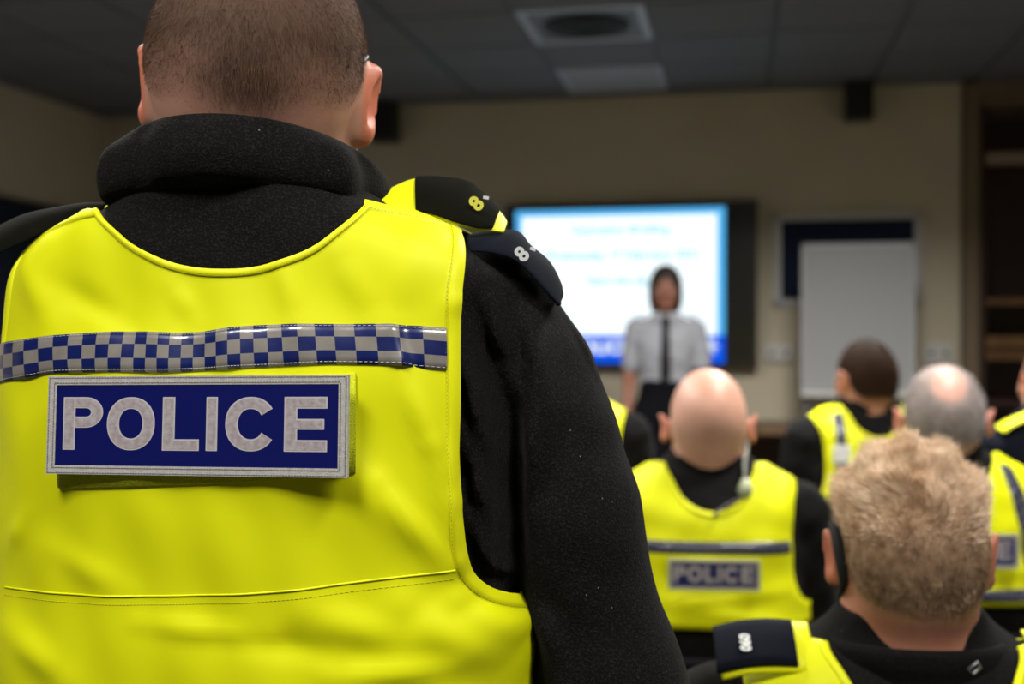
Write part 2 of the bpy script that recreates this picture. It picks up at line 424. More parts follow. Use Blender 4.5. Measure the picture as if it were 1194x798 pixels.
# flipchart easel
V = .55
ua, za = wall_uz(934, 285, V); ub, zb3 = wall_uz(1066, 462, V)
fc = tag(room_empty('flipchart_easel', (ua+ub)/2, V, 0), 'pale grey flipchart board on easel in front of navy noticeboard', 'flipchart')
w2 = (ub-ua)/2
mb = MB(); mb.box((-w2+.015, -.02, zb3+.02), (w2-.015, 0, za-.015)); mb.build('board', M['pad'], fc, .003)
mb = MB()
for a in ((-w2, za-.035, w2, za), (-w2, zb3, -w2+.02, za), (w2-.02, zb3, w2, za)):
    mb.box((a[0], -.028, a[1]), (a[2], .004, a[3]))
mb.build('board_frame', mat('frame_grey', (.40, .41, .43), .4), fc, .003)
mb = MB(); mb.box((-w2, -.07, zb3-.005), (w2, .0, zb3+.02)); mb.build('pen_tray', M['plastic_white'], fc, .003)
for (xa, ya, xb, yb) in ((-w2+.05, .01, -w2-.05, -.06), (w2-.05, .01, w2+.05, -.06), (0, .03, 0, .40)):
    mb = MB(); mb.tube([(xa, ya, zb3+.1), (xb, yb, .0)], .013, 8); mb.build('leg', M['metal'], fc, smooth=True)
# wall speakers
for (x0, y0, x1, y1, lab) in ((984, 94, 1017, 141, 'small black speaker high on the wall above the noticeboard'), (436, 122, 464, 166, 'small black speaker on wall beside the standing officer head')):
    ua, za = wall_uz(x0, y0, .1); ub, zb4 = wall_uz(x1, y1, .1)
    s = tag(room_empty('wall_speaker', (ua+ub)/2, 0, (za+zb4)/2), lab, 'speaker')
    w, h = (ub-ua)/2, (za-zb4)/2
    mb = MB(); mb.box((-w, -.18, -h), (w, -.04, h)); mb.build('cabinet', M['tv_frame'], s, .008)
    mb = MB(); mb.box((-.03, -.04, -.03), (.03, .0, .03)); mb.build('bracket', M['tv_frame'], s)
    mb = MB(); mb.box((-w*.88, -.187, -h*.9), (w*.88, -.18, h*.9)); mb.build('grille', mat('grille', (.012, .012, .013), .7, bump=.6, bscale=200), s, .004)
    mb = MB(); mb.tube([(0, -.186, -h*.3), (0, -.192, -h*.3)], [w*.62, w*.55], 20); mb.build('woofer', mat('cone', (.006, .006, .006), .5), s)
# sockets / wall plates
def wall_plate(name, px, py, w, h, label, cat, extra):
    u, z = wall_uz(px, py); s = tag(room_empty(name, u, 0, z), label, cat)
    mb = MB(); mb.box((-w/2, -.035, -h/2), (w/2, 0, h/2)); mb.build('cover', M['plastic_white'], s, .006)
    for k in (-1, 1):
        mb = MB(); mb.box((k*w*.25-.012, -.039, -.012), (k*w*.25+.012, -.035, .012)); mb.build(extra, M['tv_frame'], s)
wall_plate('wall_socket', 908, 412, .17, .10, 'white double socket box on wall between screen and flipchart', 'socket', 'outlet')
wall_plate('cable_outlet', 1093, 412, .16, .12, 'pale cable outlet plate on wall right of the flipchart', 'socket', 'outlet')
# small desk at the wall
ud0, _ = wall_uz(862, 480, .5); ud1, _ = wall_uz(932, 480, .5)
dk = tag(room_empty('desk', (ud0+ud1)/2-.1, .42, 0), 'small brown wooden desk at far wall below the screen', 'desk')
dw = (ud1-ud0)/2+.1
mb = MB(); mb.box((-dw, -.3, .80), (dw, .3, .835)); mb.build('desk_top', M['wood'], dk, .004)
mb = MB(); mb.box((-dw+.04, .2, .45), (dw-.04, .22, .80)); mb.build('modesty_panel', M['dark_wood'], dk)
for a in (-1, 1):
    for b in (-1, 1):
        mb = MB(); mb.box((a*(dw-.05)-.02, b*.26-.02, 0), (a*(dw-.05)+.02, b*.26+.02, .80)); mb.build('leg', M['dark_wood'], dk)
# built-in cupboard on the right
bu = WLEN+.11; bwid = RIGHT-bu-.02
bk = tag(room_empty('bookcase', bu, 0, 0), 'tall dark red-brown built-in shelving right of the pale wall', 'bookcase')
TOPZ = CAM_Z + (HOR-122)/F_PX*6.75
def bkz(py): return CAM_Z+(HOR-py)/F_PX*6.8
mb = MB(); mb.box((0, .50, 0), (bwid, .53, TOPZ)); mb.build('back_panel', M['dark_wood'], bk)
for a in (0, bwid-.03):
    mb = MB(); mb.box((a, .0, 0), (a+.03, .50, TOPZ)); mb.build('side_panel', M['dark_wood'], bk)
mb = MB(); mb.box((0, -.01, TOPZ), (bwid, .53, TOPZ+.04)); mb.build('top_panel', M['post'], bk)
mb = MB(); mb.box((.03, -.012, bkz(193)), (bwid-.03, .03, bkz(180))); mb.build('transom', mat('transom_pale', (.34, .27, .2), .5), bk, .003)
for y, m_ in ((352, M['shelf_wood']), (408, M['shelf_wood']), (470, M['dark_wood']), (560, M['dark_wood'])):
    mb = MB(); mb.box((.03, .02, bkz(y)-.02), (bwid-.03, .5, bkz(y)+.02)); mb.build('shelf', m_, bk, .003)
mb = MB(); mb.box((.03, .02, bkz(420)), (bwid-.03, .045, bkz(392))); mb.build('drawer_front', M['shelf_wood'], bk, .003)
mb = MB(); mb.box((WLEN, -.02, TOPZ+.045), (RIGHT, .02, CEIL)); room_obj('trim_2', mb, M['post'])
# ------------------------------------------------------------------ signed-distance modelling (numpy) -> one continuous mesh
def axis(*segs):
    out = []
    for a, b, s in segs:
        n = max(2, int(round((b-a)/s))); out.append(np.linspace(a, b, n, endpoint=False))
    out.append(np.array([segs[-1][1]])); return np.concatenate(out)

class Field:
    """distance field on a (non-uniform) grid; primitives blend with a smooth minimum"""
    def __init__(s, xs, ys, zs):
        s.x, s.y, s.z = xs, ys, zs; s.D = np.full((len(xs), len(ys), len(zs)), .5, dtype=np.float32)
    def sub(s, lo, hi):
        sl = []
        for ax, a, b in zip((s.x, s.y, s.z), lo, hi):
            i0 = max(0, np.searchsorted(ax, a)-1); i1 = min(len(ax), np.searchsorted(ax, b)+1); sl.append(slice(i0, max(i0+1, i1)))
        X, Y, Z = np.meshgrid(s.x[sl[0]], s.y[sl[1]], s.z[sl[2]], indexing='ij', sparse=True)
        return tuple(sl), X, Y, Z
    def blend(s, sl, d, k, mode):
        D = s.D[sl]; d = d.astype(np.float32)
        if mode == 'add':
            h = np.maximum(k-np.abs(D-d), 0)/k; s.D[sl] = np.minimum(D, d)-h*h*k*.25
        else:
            d = -d; h = np.maximum(k-np.abs(D-d), 0)/k; s.D[sl] = np.maximum(D, d)+h*h*k*.25
    def ell(s, c, r, Mx=None, k=.02, mode='add'):
        c = np.asarray(c, float); r = np.asarray(r, float); R = max(r)+k+.03
        sl, X, Y, Z = s.sub(c-R, c+R)
        Mx = np.eye(3) if Mx is None else Mx
        dx, dy, dz = X-c[0], Y-c[1], Z-c[2]
        q = [Mx[0, i]*dx+Mx[1, i]*dy+Mx[2, i]*dz for i in range(3)]
        k0 = np.sqrt(sum((q[i]/r[i])**2 for i in range(3)))+1e-6; k1 = np.sqrt(sum((q[i]/r[i]**2)**2 for i in range(3)))+1e-6
        s.blend(sl, k0*(k0-1)/k1, k, mode)
    def cap(s, a, b, ra, rb=None, k=.02, mode='add', flat=None):
        a = np.asarray(a, float); b = np.asarray(b, float); rb = ra if rb is None else rb; R = max(ra, rb)+k+.03
        sl, X, Y, Z = s.sub(np.minimum(a, b)-R, np.maximum(a, b)+R)
        e = b-a; L = e@e+1e-12
        t = np.clip(((X-a[0])*e[0]+(Y-a[1])*e[1]+(Z-a[2])*e[2])/L, 0, 1)
        d = np.sqrt((X-a[0]-t*e[0])**2+(Y-a[1]-t*e[1])**2+(Z-a[2]-t*e[2])**2)-(ra+(rb-ra)*t)
        s.blend(sl, d, k, mode)
    def loft(s, L, off=0., k=.03, zlo=None, zhi=None):
        z0 = L.z[0] if zlo is None else zlo; z1 = L.z[-1] if zhi is None else zhi
        sl, X, Y, Z = s.sub((-.45, -.35, z0-.05), (.45, .35, z1+.05))
        W = np.interp(Z, L.z, L.W)+off; Dp = np.interp(Z, L.z, L.Dd)+off; y0 = np.interp(Z, L.z, L.y0)
        r = (np.abs(X/W)**L.n+np.abs((Y-y0)/Dp)**L.n)**(1/L.n)
        d = (r-1)*np.minimum(W, Dp)
        g = np.gradient(d, s.x[sl[0]], s.y[sl[1]], s.z[sl[2]])
        d = d/np.maximum(np.sqrt(g[0]**2+g[1]**2+g[2]**2), .35)
        d = np.maximum(d, np.maximum(z0-Z, Z-z1))
        s.blend(sl, d, k, 'add')
    def cut_above(s, z): s.D = np.maximum(s.D, (s.z-z)[None, None, :].astype(np.float32))
    def cut_below(s, z): s.D = np.maximum(s.D, (z-s.z)[None, None, :].astype(np.float32))
    def bump(s, fn):
        """fn(X, Y, Z) -> outward displacement, evaluated near the surface only"""
        I = np.nonzero(np.abs(s.D) < .03)
        s.D[I] -= fn(s.x[I[0]], s.y[I[1]], s.z[I[2]]).astype(np.float32)
    def mesh(s, name, relax=2):
        D = s.D; sg = D < 0
        n8 = sum(sg[i:sg.shape[0]-1+i, j:sg.shape[1]-1+j, k:sg.shape[2]-1+k].astype(np.int8) for i in (0, 1) for j in (0, 1) for k in (0, 1))
        act = (n8 > 0) & (n8 < 8); I, J, K = np.nonzero(act); nv = len(I)
        idx = np.full(act.shape, -1, dtype=np.int32); idx[act] = np.arange(nv)
        cor = {(a, b, c): D[I+a, J+b, K+c] for a in (0, 1) for b in (0, 1) for c in (0, 1)}
        acc = np.zeros((nv, 3)); cnt = np.zeros(nv)
        for ax in range(3):
            for u in (0, 1):
                for v in (0, 1):
                    p = [0, 0, 0]; o = [q for q in range(3) if q != ax]; p[o[0]] = u; p[o[1]] = v; p2 = list(p); p2[ax] = 1
                    A, B = cor[tuple(p)], cor[tuple(p2)]; m = (A < 0) != (B < 0); t = A[m]/(A[m]-B[m])
                    q = np.tile(np.array(p, float), (m.sum(), 1)); q[:, ax] = t; acc[m] += q; cnt[m] += 1
        acc /= cnt[:, None]
        V = np.empty((nv, 3))
        for a, (ax, ii) in enumerate(zip((s.x, s.y, s.z), (I, J, K))): V[:, a] = ax[ii]+acc[:, a]*(ax[ii+1]-ax[ii])
        Fs = []
        for ax in range(3):
            sl0 = [slice(1, -1)]*3; sl1 = [slice(1, -1)]*3; sl0[ax] = slice(0, -1); sl1[ax] = slice(1, None)
            a, b = sg[tuple(sl0)], sg[tuple(sl1)]; m = a != b
            ii = list(np.nonzero(m)); fl = a[m]
            for q in range(3):
                if q != ax: ii[q] = ii[q]+1
            o = [(ax+1) % 3, (ax+2) % 3]
            def cell(du, dv):
                c = [w.copy() for w in ii]; c[o[0]] += du; c[o[1]] += dv; return idx[c[0], c[1], c[2]]
            Q = np.stack([cell(-1, -1), cell(0, -1), cell(0, 0), cell(-1, 0)], 1)
            Q[~fl] = Q[~fl][:, ::-1]; Fs.append(Q)
        Q = np.concatenate(Fs); Q = Q[(Q >= 0).all(1)]
        E = np.concatenate([Q[:, [0, 1]], Q[:, [1, 2]], Q[:, [2, 3]], Q[:, [3, 0]]])
        for _ in range(relax):
            S = np.zeros_like(V); N = np.zeros(nv)
            for c in range(3):
                S[:, c] = np.bincount(E[:, 0], V[E[:, 1], c], nv)+np.bincount(E[:, 1], V[E[:, 0], c], nv)
            N = np.bincount(E[:, 0], minlength=nv)+np.bincount(E[:, 1], minlength=nv)
            V = V*.5+.5*S/np.maximum(N, 1)[:, None]
        s.V = V
        return mesh_np(name, V, Q)

def rotz(a): c, s = math.cos(a), math.sin(a); return np.array([[c, -s, 0], [s, c, 0], [0, 0, 1.]])
def rotx(a): c, s = math.cos(a), math.sin(a); return np.array([[1, 0, 0], [0, c, -s], [0, s, c.real]])
def roty(a): c, s = math.cos(a), math.sin(a); return np.array([[c, 0, s], [0, 1, 0], [-s, 0, c]])

# ------------------------------------------------------------------ heads
class Head:
    """head-local frame: x right, y forward, z up, origin between the eyes' height and the ears"""
    def __init__(s, c, yaw=0., pitch=0., roll=0., scale=1., ears=1.0, width=1.0, ear_x=None):
        s.c = np.asarray(c, float); s.M = rotz(yaw)@rotx(pitch)@roty(roll); s.k = scale; s.ears = ears; s.w = width; s.ex = .0805+.008*ears if ear_x is None else ear_x
    def p(s, q): return s.c+s.M@(np.asarray(q, float)*s.k*np.array([s.w, 1, 1]))
    def loc(s, V): return ((V-s.c)@s.M)/s.k/np.array([s.w, 1, 1])
    def put(s, F, neck_to, neck_r=.058, female=False):
        k = s.k
        E = lambda c, r, kk=.02, mode='add', R=None: F.ell(s.p(c), np.array(r)*k*np.array([s.w, 1, 1]), s.M if R is None else s.M@R, kk*k, mode)
        E((0, -.008, .025), (.076, .098, .092)); E((0, -.045, -.005), (.067, .055, .066), .03)
        E((0, .035, -.03), (.062, .062, .085), .03); E((0, .046, -.085), (.043, .046, .032), .03)
        for a in (-1, 1):
            E((a*.045, .060, -.028), (.022, .022, .02), .03)
            E((a*.052, .012, -.07), (.018, .034, .03), .03)
        E((0, .078, .018), (.046, .018, .012), .02)
        F.cap(s.p((0, .088, .008)), s.p((0, .112, -.03)), .009*k, .013*k, .012*k)
        for a in (-1, 1): E((a*.012, .100, -.035), (.009, .010, .008), .008)
        for a in (-1, 1): E((a*.031, .099, .0), (.017, .014, .010), .012, 'sub')
        E((0, .094, -.064), (.024, .010, .0055), .006); E((0, .091, -.074), (.020, .011, .006), .006)
        E((0, .110, -.069), (.022, .016, .0015), .004, 'sub')
        E((0, .083, -.104), (.019, .016, .014), .02)
        F.cap(s.p((0, -.018, -.06)), neck_to, neck_r, neck_r*1.05, .035)
        for a in (-1, 1):
            R = rotz(-a*math.radians(28*s.ears))@rotx(math.radians(-12))@roty(a*math.radians(9))
            ec = np.array((a*s.ex, -.010, -.008))
            E(ec, (.0085, .019, .033), .010, R=R)
            E(ec+np.array((a*.009, .004, .003)), (.007, .012, .023), .005, 'sub', R)
            E(ec+np.array((-a*.001, .010, -.024)), (.007, .009, .010), .008, R=R)
    def hairline(s, V, fade=.03, nape=-.055, front=.075):
        q = s.loc(V)
        zl = np.interp(q[:, 1], [-.12, -.075, -.045, -.02, .02, .05, .085], [nape, nape+.002, nape+.02, .012, .025, .035, front])
        h = np.clip((q[:, 2]-zl)/fade+.5, 0, 1); h = h*h*(3-2*h)
        h *= (q[:, 2] > -.12) & (np.abs(q[:, 0]) < .115)
        ear = s.ear_mask(V)
        return h*(1-ear), ear
    def ear_mask(s, V):
        q = s.loc(V)
        d = np.sqrt(((q[:, 1]+.012)/.026)**2+((q[:, 2]+.01)/.042)**2)
        return np.clip((1.25-d)*4, 0, 1)*np.clip((np.abs(q[:, 0])-min(.0765, s.ex-.003))/.003, 0, 1)

def add_attr(me, name, vals):
    a = me.attributes.new(name, 'FLOAT', 'POINT'); a.data.foreach_set('value', np.asarray(vals, dtype=np.float32))

def eyes(head, parent):
    for a in (-1, 1):
        b = bmesh.new(); bmesh.ops.create_uvsphere(b, u_segments=12, v_segments=8, radius=.0122*head.k)
        me = bpy.data.meshes.new('eye'); b.to_mesh(me); b.free()
        o = link('eye', me, M['eye'], parent); o.location = head.p((a*.031, .080, 0))
        mb = MB(); g = head.M@np.array([0, 1, 0]); c = head.p((a*.031, .080, 0)); mb.tube([c+g*.0112*head.k, c+g*.0126*head.k], [.0062*head.k, .003*head.k], 10)
        io = mb.build('iris', M['iris'], o); io.location = -Vector(head.p((a*.031, .080, 0)))

def blades(name, V, N, w, count, length, width, m, parent, flow, lift=.5, curl=.3, seg=1, jitter=.35, noise=None):
    """many short tapering hair blades rooted on the scalp; w = density weight per vertex"""
    p = w/w.sum(); I = rng.choice(len(V), count, p=p)
    t1 = rng.normal(size=(count, 3)); n = N[I]; t1 -= n*(t1*n).sum(1)[:, None]
    root = V[I]+t1*.0022-n*.001
    fl = flow(V[I]) + rng.normal(size=(count, 3))*jitter; fl -= n*(fl*n).sum(1)[:, None]*.6
    d = n*lift+fl*(1-lift); d /= np.linalg.norm(d, axis=1)[:, None]
    L = length*(.6+.8*rng.random(count))*(.35+.65*np.clip(w[I]/w.max(), 0, 1))
    if noise is not None: L = L*noise(V[I])
    side = np.cross(d, rng.normal(size=(count, 3))); side /= np.linalg.norm(side, axis=1)[:, None]+1e-9
    cv = flow(V[I])*curl
    rows = []
    for k in range(seg):
        f = k/seg; q = root+d*(L*f)[:, None]+cv*(L*f*f)[:, None]; wd = width*(1-.6*f)
        rows += [q-side*wd/2, q+side*wd/2]
    tip = root+d*L[:, None]+cv*L[:, None]
    per = 2*seg+1
    VV = np.stack(rows+[tip], 1).reshape(-1, 3); b = np.arange(count)*per
    F = []
    for k in range(seg-1):
        F += [np.stack([b+2*k, b+2*k+1, b+2*k+3], 1), np.stack([b+2*k, b+2*k+3, b+2*k+2], 1)]
    F.append(np.stack([b+2*seg-2, b+2*seg-1, b+2*seg], 1))
    me = mesh_np(name, VV, np.concatenate(F))
    return tag(link(name, me, m, parent, smooth=True), kind='stuff')

def vnormals(me):
    N = np.empty(len(me.vertices)*3, dtype=np.float32); me.vertex_normals.foreach_get('vector', N); return N.reshape(-1, 3)

# ------------------------------------------------------------------ torsos and what is worn on them
class Loft:
    """torso as superelliptic rings: rows of (z, half width, half depth, y centre)"""
    def __init__(s, rows, n=2.3, sm=.012):
        r = np.array(rows, float); s.z = np.linspace(r[0, 0], r[-1, 0], 500); dz = s.z[1]-s.z[0]; s.n = n
        g = np.exp(-.5*(np.arange(-60, 61)*dz/sm)**2); g /= g.sum()
        f = lambda a: np.convolve(np.pad(np.interp(s.z, r[:, 0], a), 60, mode='edge'), g, mode='valid')
        s.W, s.Dd, s.y0 = f(r[:, 1]), f(r[:, 2]), f(r[:, 3])
        s.v = np.concatenate([[0], np.cumsum(np.sqrt(np.diff(s.W)**2+np.diff(s.z)**2))])
    def z2v(s, z): return np.interp(z, s.z, s.v)
    def v2z(s, v): return np.interp(v, s.v, s.z)
    def base(s, th, v):
        z = s.v2z(v); W = np.interp(z, s.z, s.W); D = np.interp(z, s.z, s.Dd); y0 = np.interp(z, s.z, s.y0)
        sn, cs = np.sin(th), np.cos(th)
        t = (np.abs(sn/W)**s.n+np.abs(cs/D)**s.n)**(-1/s.n)
        return np.stack([t*sn, y0-t*cs, z], -1)
    def pt(s, th, v, off=0., disp=None):
        th = np.asarray(th, float); v = np.asarray(v, float); e = .004
        p = s.base(th, v); a = s.base(th+.02, v)-s.base(th-.02, v); b = s.base(th, v+e)-s.base(th, v-e)
        n = np.cross(a, b); n /= np.linalg.norm(n, axis=-1)[..., None]+1e-9
        if disp is not None: off = off+disp(p, th)
        return p+n*np.asarray(off)[..., None] if np.ndim(off) else p+n*off
    def hit(s, o, d, off=.006):
        """first hits of rays o + t d (o, d: (n,3)) with the inflated torso; a near miss returns the closest point"""
        t = np.linspace(.3, 1.6, 2600)
        out = []
        for oo, dd in zip(o, d):
            q = oo+t[:, None]*dd
            z = np.clip(q[:, 2], s.z[0], s.z[-1]); W = np.interp(z, s.z, s.W)+off; D = np.interp(z, s.z, s.Dd)+off; y0 = np.interp(z, s.z, s.y0)
            r = np.abs(q[:, 0]/W)**s.n+np.abs((q[:, 1]-y0)/D)**s.n-1
            i = np.nonzero(r < 0)[0]; i = i[0] if len(i) else int(np.argmin(r))
            out.append((math.atan2(q[i, 0], -(q[i, 1]-y0[i])), s.z2v(q[i, 2])))
        return np.array(out)

def inside_poly(pt, poly):
    x, y = pt[:, 0], pt[:, 1]; r = np.zeros(len(pt), bool); n = len(poly)
    for i in range(n):
        a, b = poly[i], poly[(i+1) % n]
        c = ((a[1] > y) != (b[1] > y)) & (x < (b[0]-a[0])*(y-a[1])/(b[1]-a[1]+1e-12)+a[0]); r ^= c
    return r

def resample(poly, step, closed=False):
    p = np.asarray(poly, float)
    if closed: p = np.vstack([p, p[:1]])
    L = np.concatenate([[0], np.cumsum(np.linalg.norm(np.diff(p, axis=0), axis=1))]); n = max(2, int(L[-1]/step))
    t = np.linspace(0, L[-1], n+1); q = np.stack([np.interp(t, L, p[:, i]) for i in range(p.shape[1])], 1)
    return q[:-1] if closed else q

def smooth_poly(poly, n=12):
    """Catmull-Rom through the points"""
    p = np.asarray(poly, float); q = np.vstack([2*p[0]-p[1], p, 2*p[-1]-p[-2]]); out = []
    for i in range(1, len(q)-2):
        for t in np.linspace(0, 1, n, endpoint=False):
            a, b, c, d = q[i-1], q[i], q[i+1], q[i+2]
            out.append(.5*((2*b)+(-a+c)*t+(2*a-5*b+4*c-d)*t*t+(-a+3*b-3*c+d)*t**3))
    out.append(p[-1]); return np.array(out)

AS = .19     # metres per radian in the garment plane
def vest_mesh(L, vb, top, holes, step, off, disp=None):
    """top: (theta, v) polyline from -pi to pi; holes: closed (theta, v) polygons; cut from the torso as one cloth"""
    sc = np.array([AS, 1.0])
    T = resample(np.asarray(top)*sc, step); H = [resample(np.asarray(h)*sc, step, True) for h in holes]
    x0, x1 = -math.pi*AS, math.pi*AS
    B = resample(np.array([[x1, T[-1][1]], [x1, vb], [x0, vb], [x0, T[0][1]]]), step)[1:-1]
    outline = np.vstack([T, B]); polys = [outline]+H
    pts = np.vstack(polys); edges = []; b = 0
    for q in polys: edges += [(b+i, b+(i+1) % len(q)) for i in range(len(q))]; b += len(q)
    gx = np.arange(x0, x1, step); gv = np.arange(vb, T[:, 1].max(), step*.87); G = []
    for j, v in enumerate(gv): G.append(np.stack([gx+(step/2 if j % 2 else 0), np.full(len(gx), v)], 1))
    G = np.vstack(G); ok = inside_poly(G, outline)
    for h in H: ok &= ~inside_poly(G, h)
    G = G[ok]
    near = np.zeros(len(G), bool)
    for i in range(0, len(G), 4000):
        near[i:i+4000] = ((G[i:i+4000, None, :]-pts[None])**2).sum(2).min(1) < (step*.55)**2
    G = G[~near]
    allp = np.vstack([pts, G])
    vs, es, fs, *_ = delaunay_2d_cdt([Vector(p) for p in allp.tolist()], edges, [], 0, 1e-7)
    P2 = np.array([tuple(v) for v in vs]); F = np.array([f for f in fs if len(f) == 3])
    c = P2[F].mean(1); ok = inside_poly(c, outline)
    for h in H: ok &= ~inside_poly(c, h)
    F = F[ok]
    V = L.pt(P2[:, 0]/AS, P2[:, 1], off, disp)
    a = V[F[:, 1]]-V[F[:, 0]]; bb = V[F[:, 2]]-V[F[:, 0]]; n = np.cross(a, bb); cc = V[F].mean(1)
    out = cc.copy(); out[:, 2] *= 0
    flip = (n*out).sum(1).sum() < 0
    if flip: F = F[:, ::-1]
    return mesh_np('vest', V, F)

def strip_mesh(name, L, A, B, step, profile, disp=None, uv=None, rows=None):
    """a band between two (theta, v) polylines; profile = list of (fraction across, height)"""
    A = np.asarray(A, float)*[AS, 1]; B = np.asarray(B, float)*[AS, 1]
    def par(p):
        l = np.concatenate([[0], np.cumsum(np.linalg.norm(np.diff(p, axis=0), axis=1))]); return l
    la, lb = par(A), par(B); n = max(3, int(max(la[-1], lb[-1])/step)); t = np.linspace(0, 1, n+1)
    a = np.stack([np.interp(t*la[-1], la, A[:, i]) for i in (0, 1)], 1); b = np.stack([np.interp(t*lb[-1], lb, B[:, i]) for i in (0, 1)], 1)
    V = []; m = len(profile)
    for f, h in profile:
        q = a*(1-f)+b*f; V.append(L.pt(q[:, 0]/AS, q[:, 1], h, disp))
    V = np.stack(V, 1).reshape(-1, 3); i = np.arange(n)[:, None]*m+np.arange(m-1)[None]
    F = np.stack([i, i+1, i+m+1, i+m], -1).reshape(-1, 4)
    cen = V[F].mean(1); nn = np.cross(V[F[:, 1]]-V[F[:, 0]], V[F[:, 3]]-V[F[:, 0]]); out = cen.copy(); out[:, 2] = 0
    if (nn*out).sum() < 0: F = F[:, ::-1]
    me = mesh_np(name, V, F)
    if uv is not None:
        ul = me.uv_layers.new(name='UVMap'); li = np.empty(len(me.loops), dtype=np.int32); me.loops.foreach_get('vertex_index', li)
        u = np.repeat(t*uv[0], m); w = np.tile(np.array([f for f, h in profile])*uv[1], n+1)
        ul.data.foreach_set('uv', np.stack([u[li], w[li]], 1).astype(np.float32).ravel())
    return me

def dashes(name, L, line, off, m, parent, dash=.0019, gap=.0011, r=.00028, disp=None):
    """a row of separate stitches along a (theta, v) line, joined as one part"""
    q = resample(np.asarray(line)*[AS, 1], dash+gap)
    a = L.pt(q[:-1, 0]/AS, q[:-1, 1], off, disp); b = L.pt(q[1:, 0]/AS, q[1:, 1], off, disp); mb = MB()
    for p0, p1 in zip(a, b):
        p1 = p0+(p1-p0)*dash/(dash+gap); mb.tube([p0, (p0+p1)/2+0*p0, p1], [r*.6, r, r*.6], 4)
    return tag(mb.build(name, m, parent), kind='stuff')

# ---- the POLICE badge: unit frame of the whole badge, x right, z up, -y outwards
def ring_pts(cx, cz, rx, rz, a0, a1, n=28, e=2.0):
    t = np.linspace(math.radians(a0), math.radians(a1), n); c, s = np.cos(t), np.sin(t)
    return np.stack([cx+rx*np.sign(c)*np.abs(c)**(2/e), cz+rz*np.sign(s)*np.abs(s)**(2/e)], 1)
def letter_strips(ch, w, h, s):
    """quads of a bold capital in a w x h box with stroke s"""
    R = lambda x0, z0, x1, z1: [np.array([[x0, z0], [x0, z1]]), np.array([[x1, z0], [x1, z1]])]
    if ch == 'I': return [R(0, 0, w, h)]
    if ch == 'L': return [R(0, 0, s, h), R(s, 0, w, s*.92)]
    if ch == 'E': return [R(0, 0, s, h), R(s, 0, w, s*.92), R(s, h-s*.92, w, h), R(s, h/2-s*.42, w*.93, h/2+s*.42)]
    if ch == 'P':
        r = (h*.58)/2; cz = h-r
        o = np.vstack([[[s, h]], ring_pts(w-r*1.15, cz, r*1.15, r, 90, -90, 20), [[s, h-2*r]]])
        i = np.vstack([[[s, h-s*.9]], ring_pts(w-r*1.15, cz, r*1.15-s, r-s*.9, 90, -90, 20), [[s, h-2*r+s*.9]]])
        return [R(0, 0, s, h), [o, i]]
    if ch == 'O': return [[ring_pts(w/2, h/2, w/2, h/2, 0, 360, 48, 2.15), ring_pts(w/2, h/2, w/2-s, h/2-s*.95, 0, 360, 48, 2.15)]]
    if ch == 'C': return [[ring_pts(w/2, h/2, w/2, h/2, 33, 327, 44, 2.15), ring_pts(w/2, h/2, w/2-s, h/2-s*.95, 33, 327, 44, 2.15)]]
def letter_mesh(ch, w, h, s, y0, t, rim):
    mb = MB()
    for layer, (inset, ya, yb) in enumerate(((0, y0, y0-t), (rim, y0-t, y0-t*1.6))):
        mb.slot = layer
        for A, B in letter_strips(ch, w, h, s):
            A, B = np.asarray(A, float), np.asarray(B, float)
            if inset:
                f = inset/s if len(A) > 2 else 0
                if f: A, B = A*(1-f)+B*f, A*f+B*(1-f)
                else:
                    lo = np.minimum(A.min(0), B.min(0)); hi = np.maximum(A.max(0), B.max(0))
                    lo2 = lo+inset; hi2 = hi-inset
                    if ch in 'LEP' and lo[0] > 0: lo2[0] = lo[0]-inset
                    A = np.array([[lo2[0], lo2[1]], [lo2[0], hi2[1]]]); B = np.array([[hi2[0], lo2[1]], [hi2[0], hi2[1]]])
            for k in range(len(A)-1):
                q = [A[k], A[k+1], B[k+1], B[k]]
                mb.quadprism([(p[0], ya, p[1]) for p in q], (0, yb-ya, 0))
    return mb.mesh('letter')
BW, BH = .222, .0735       # the badge on the nearest vest
BX = lambda px: (px-232.0)/349*BW
BZ = lambda py: (498.0-py)/117*BH
LET = [('P', 77, 125), ('O', 130, 187), ('L', 196, 239), ('I', 247, 260), ('C', 269, 327), ('E', 336, 384)]
_badge = {}
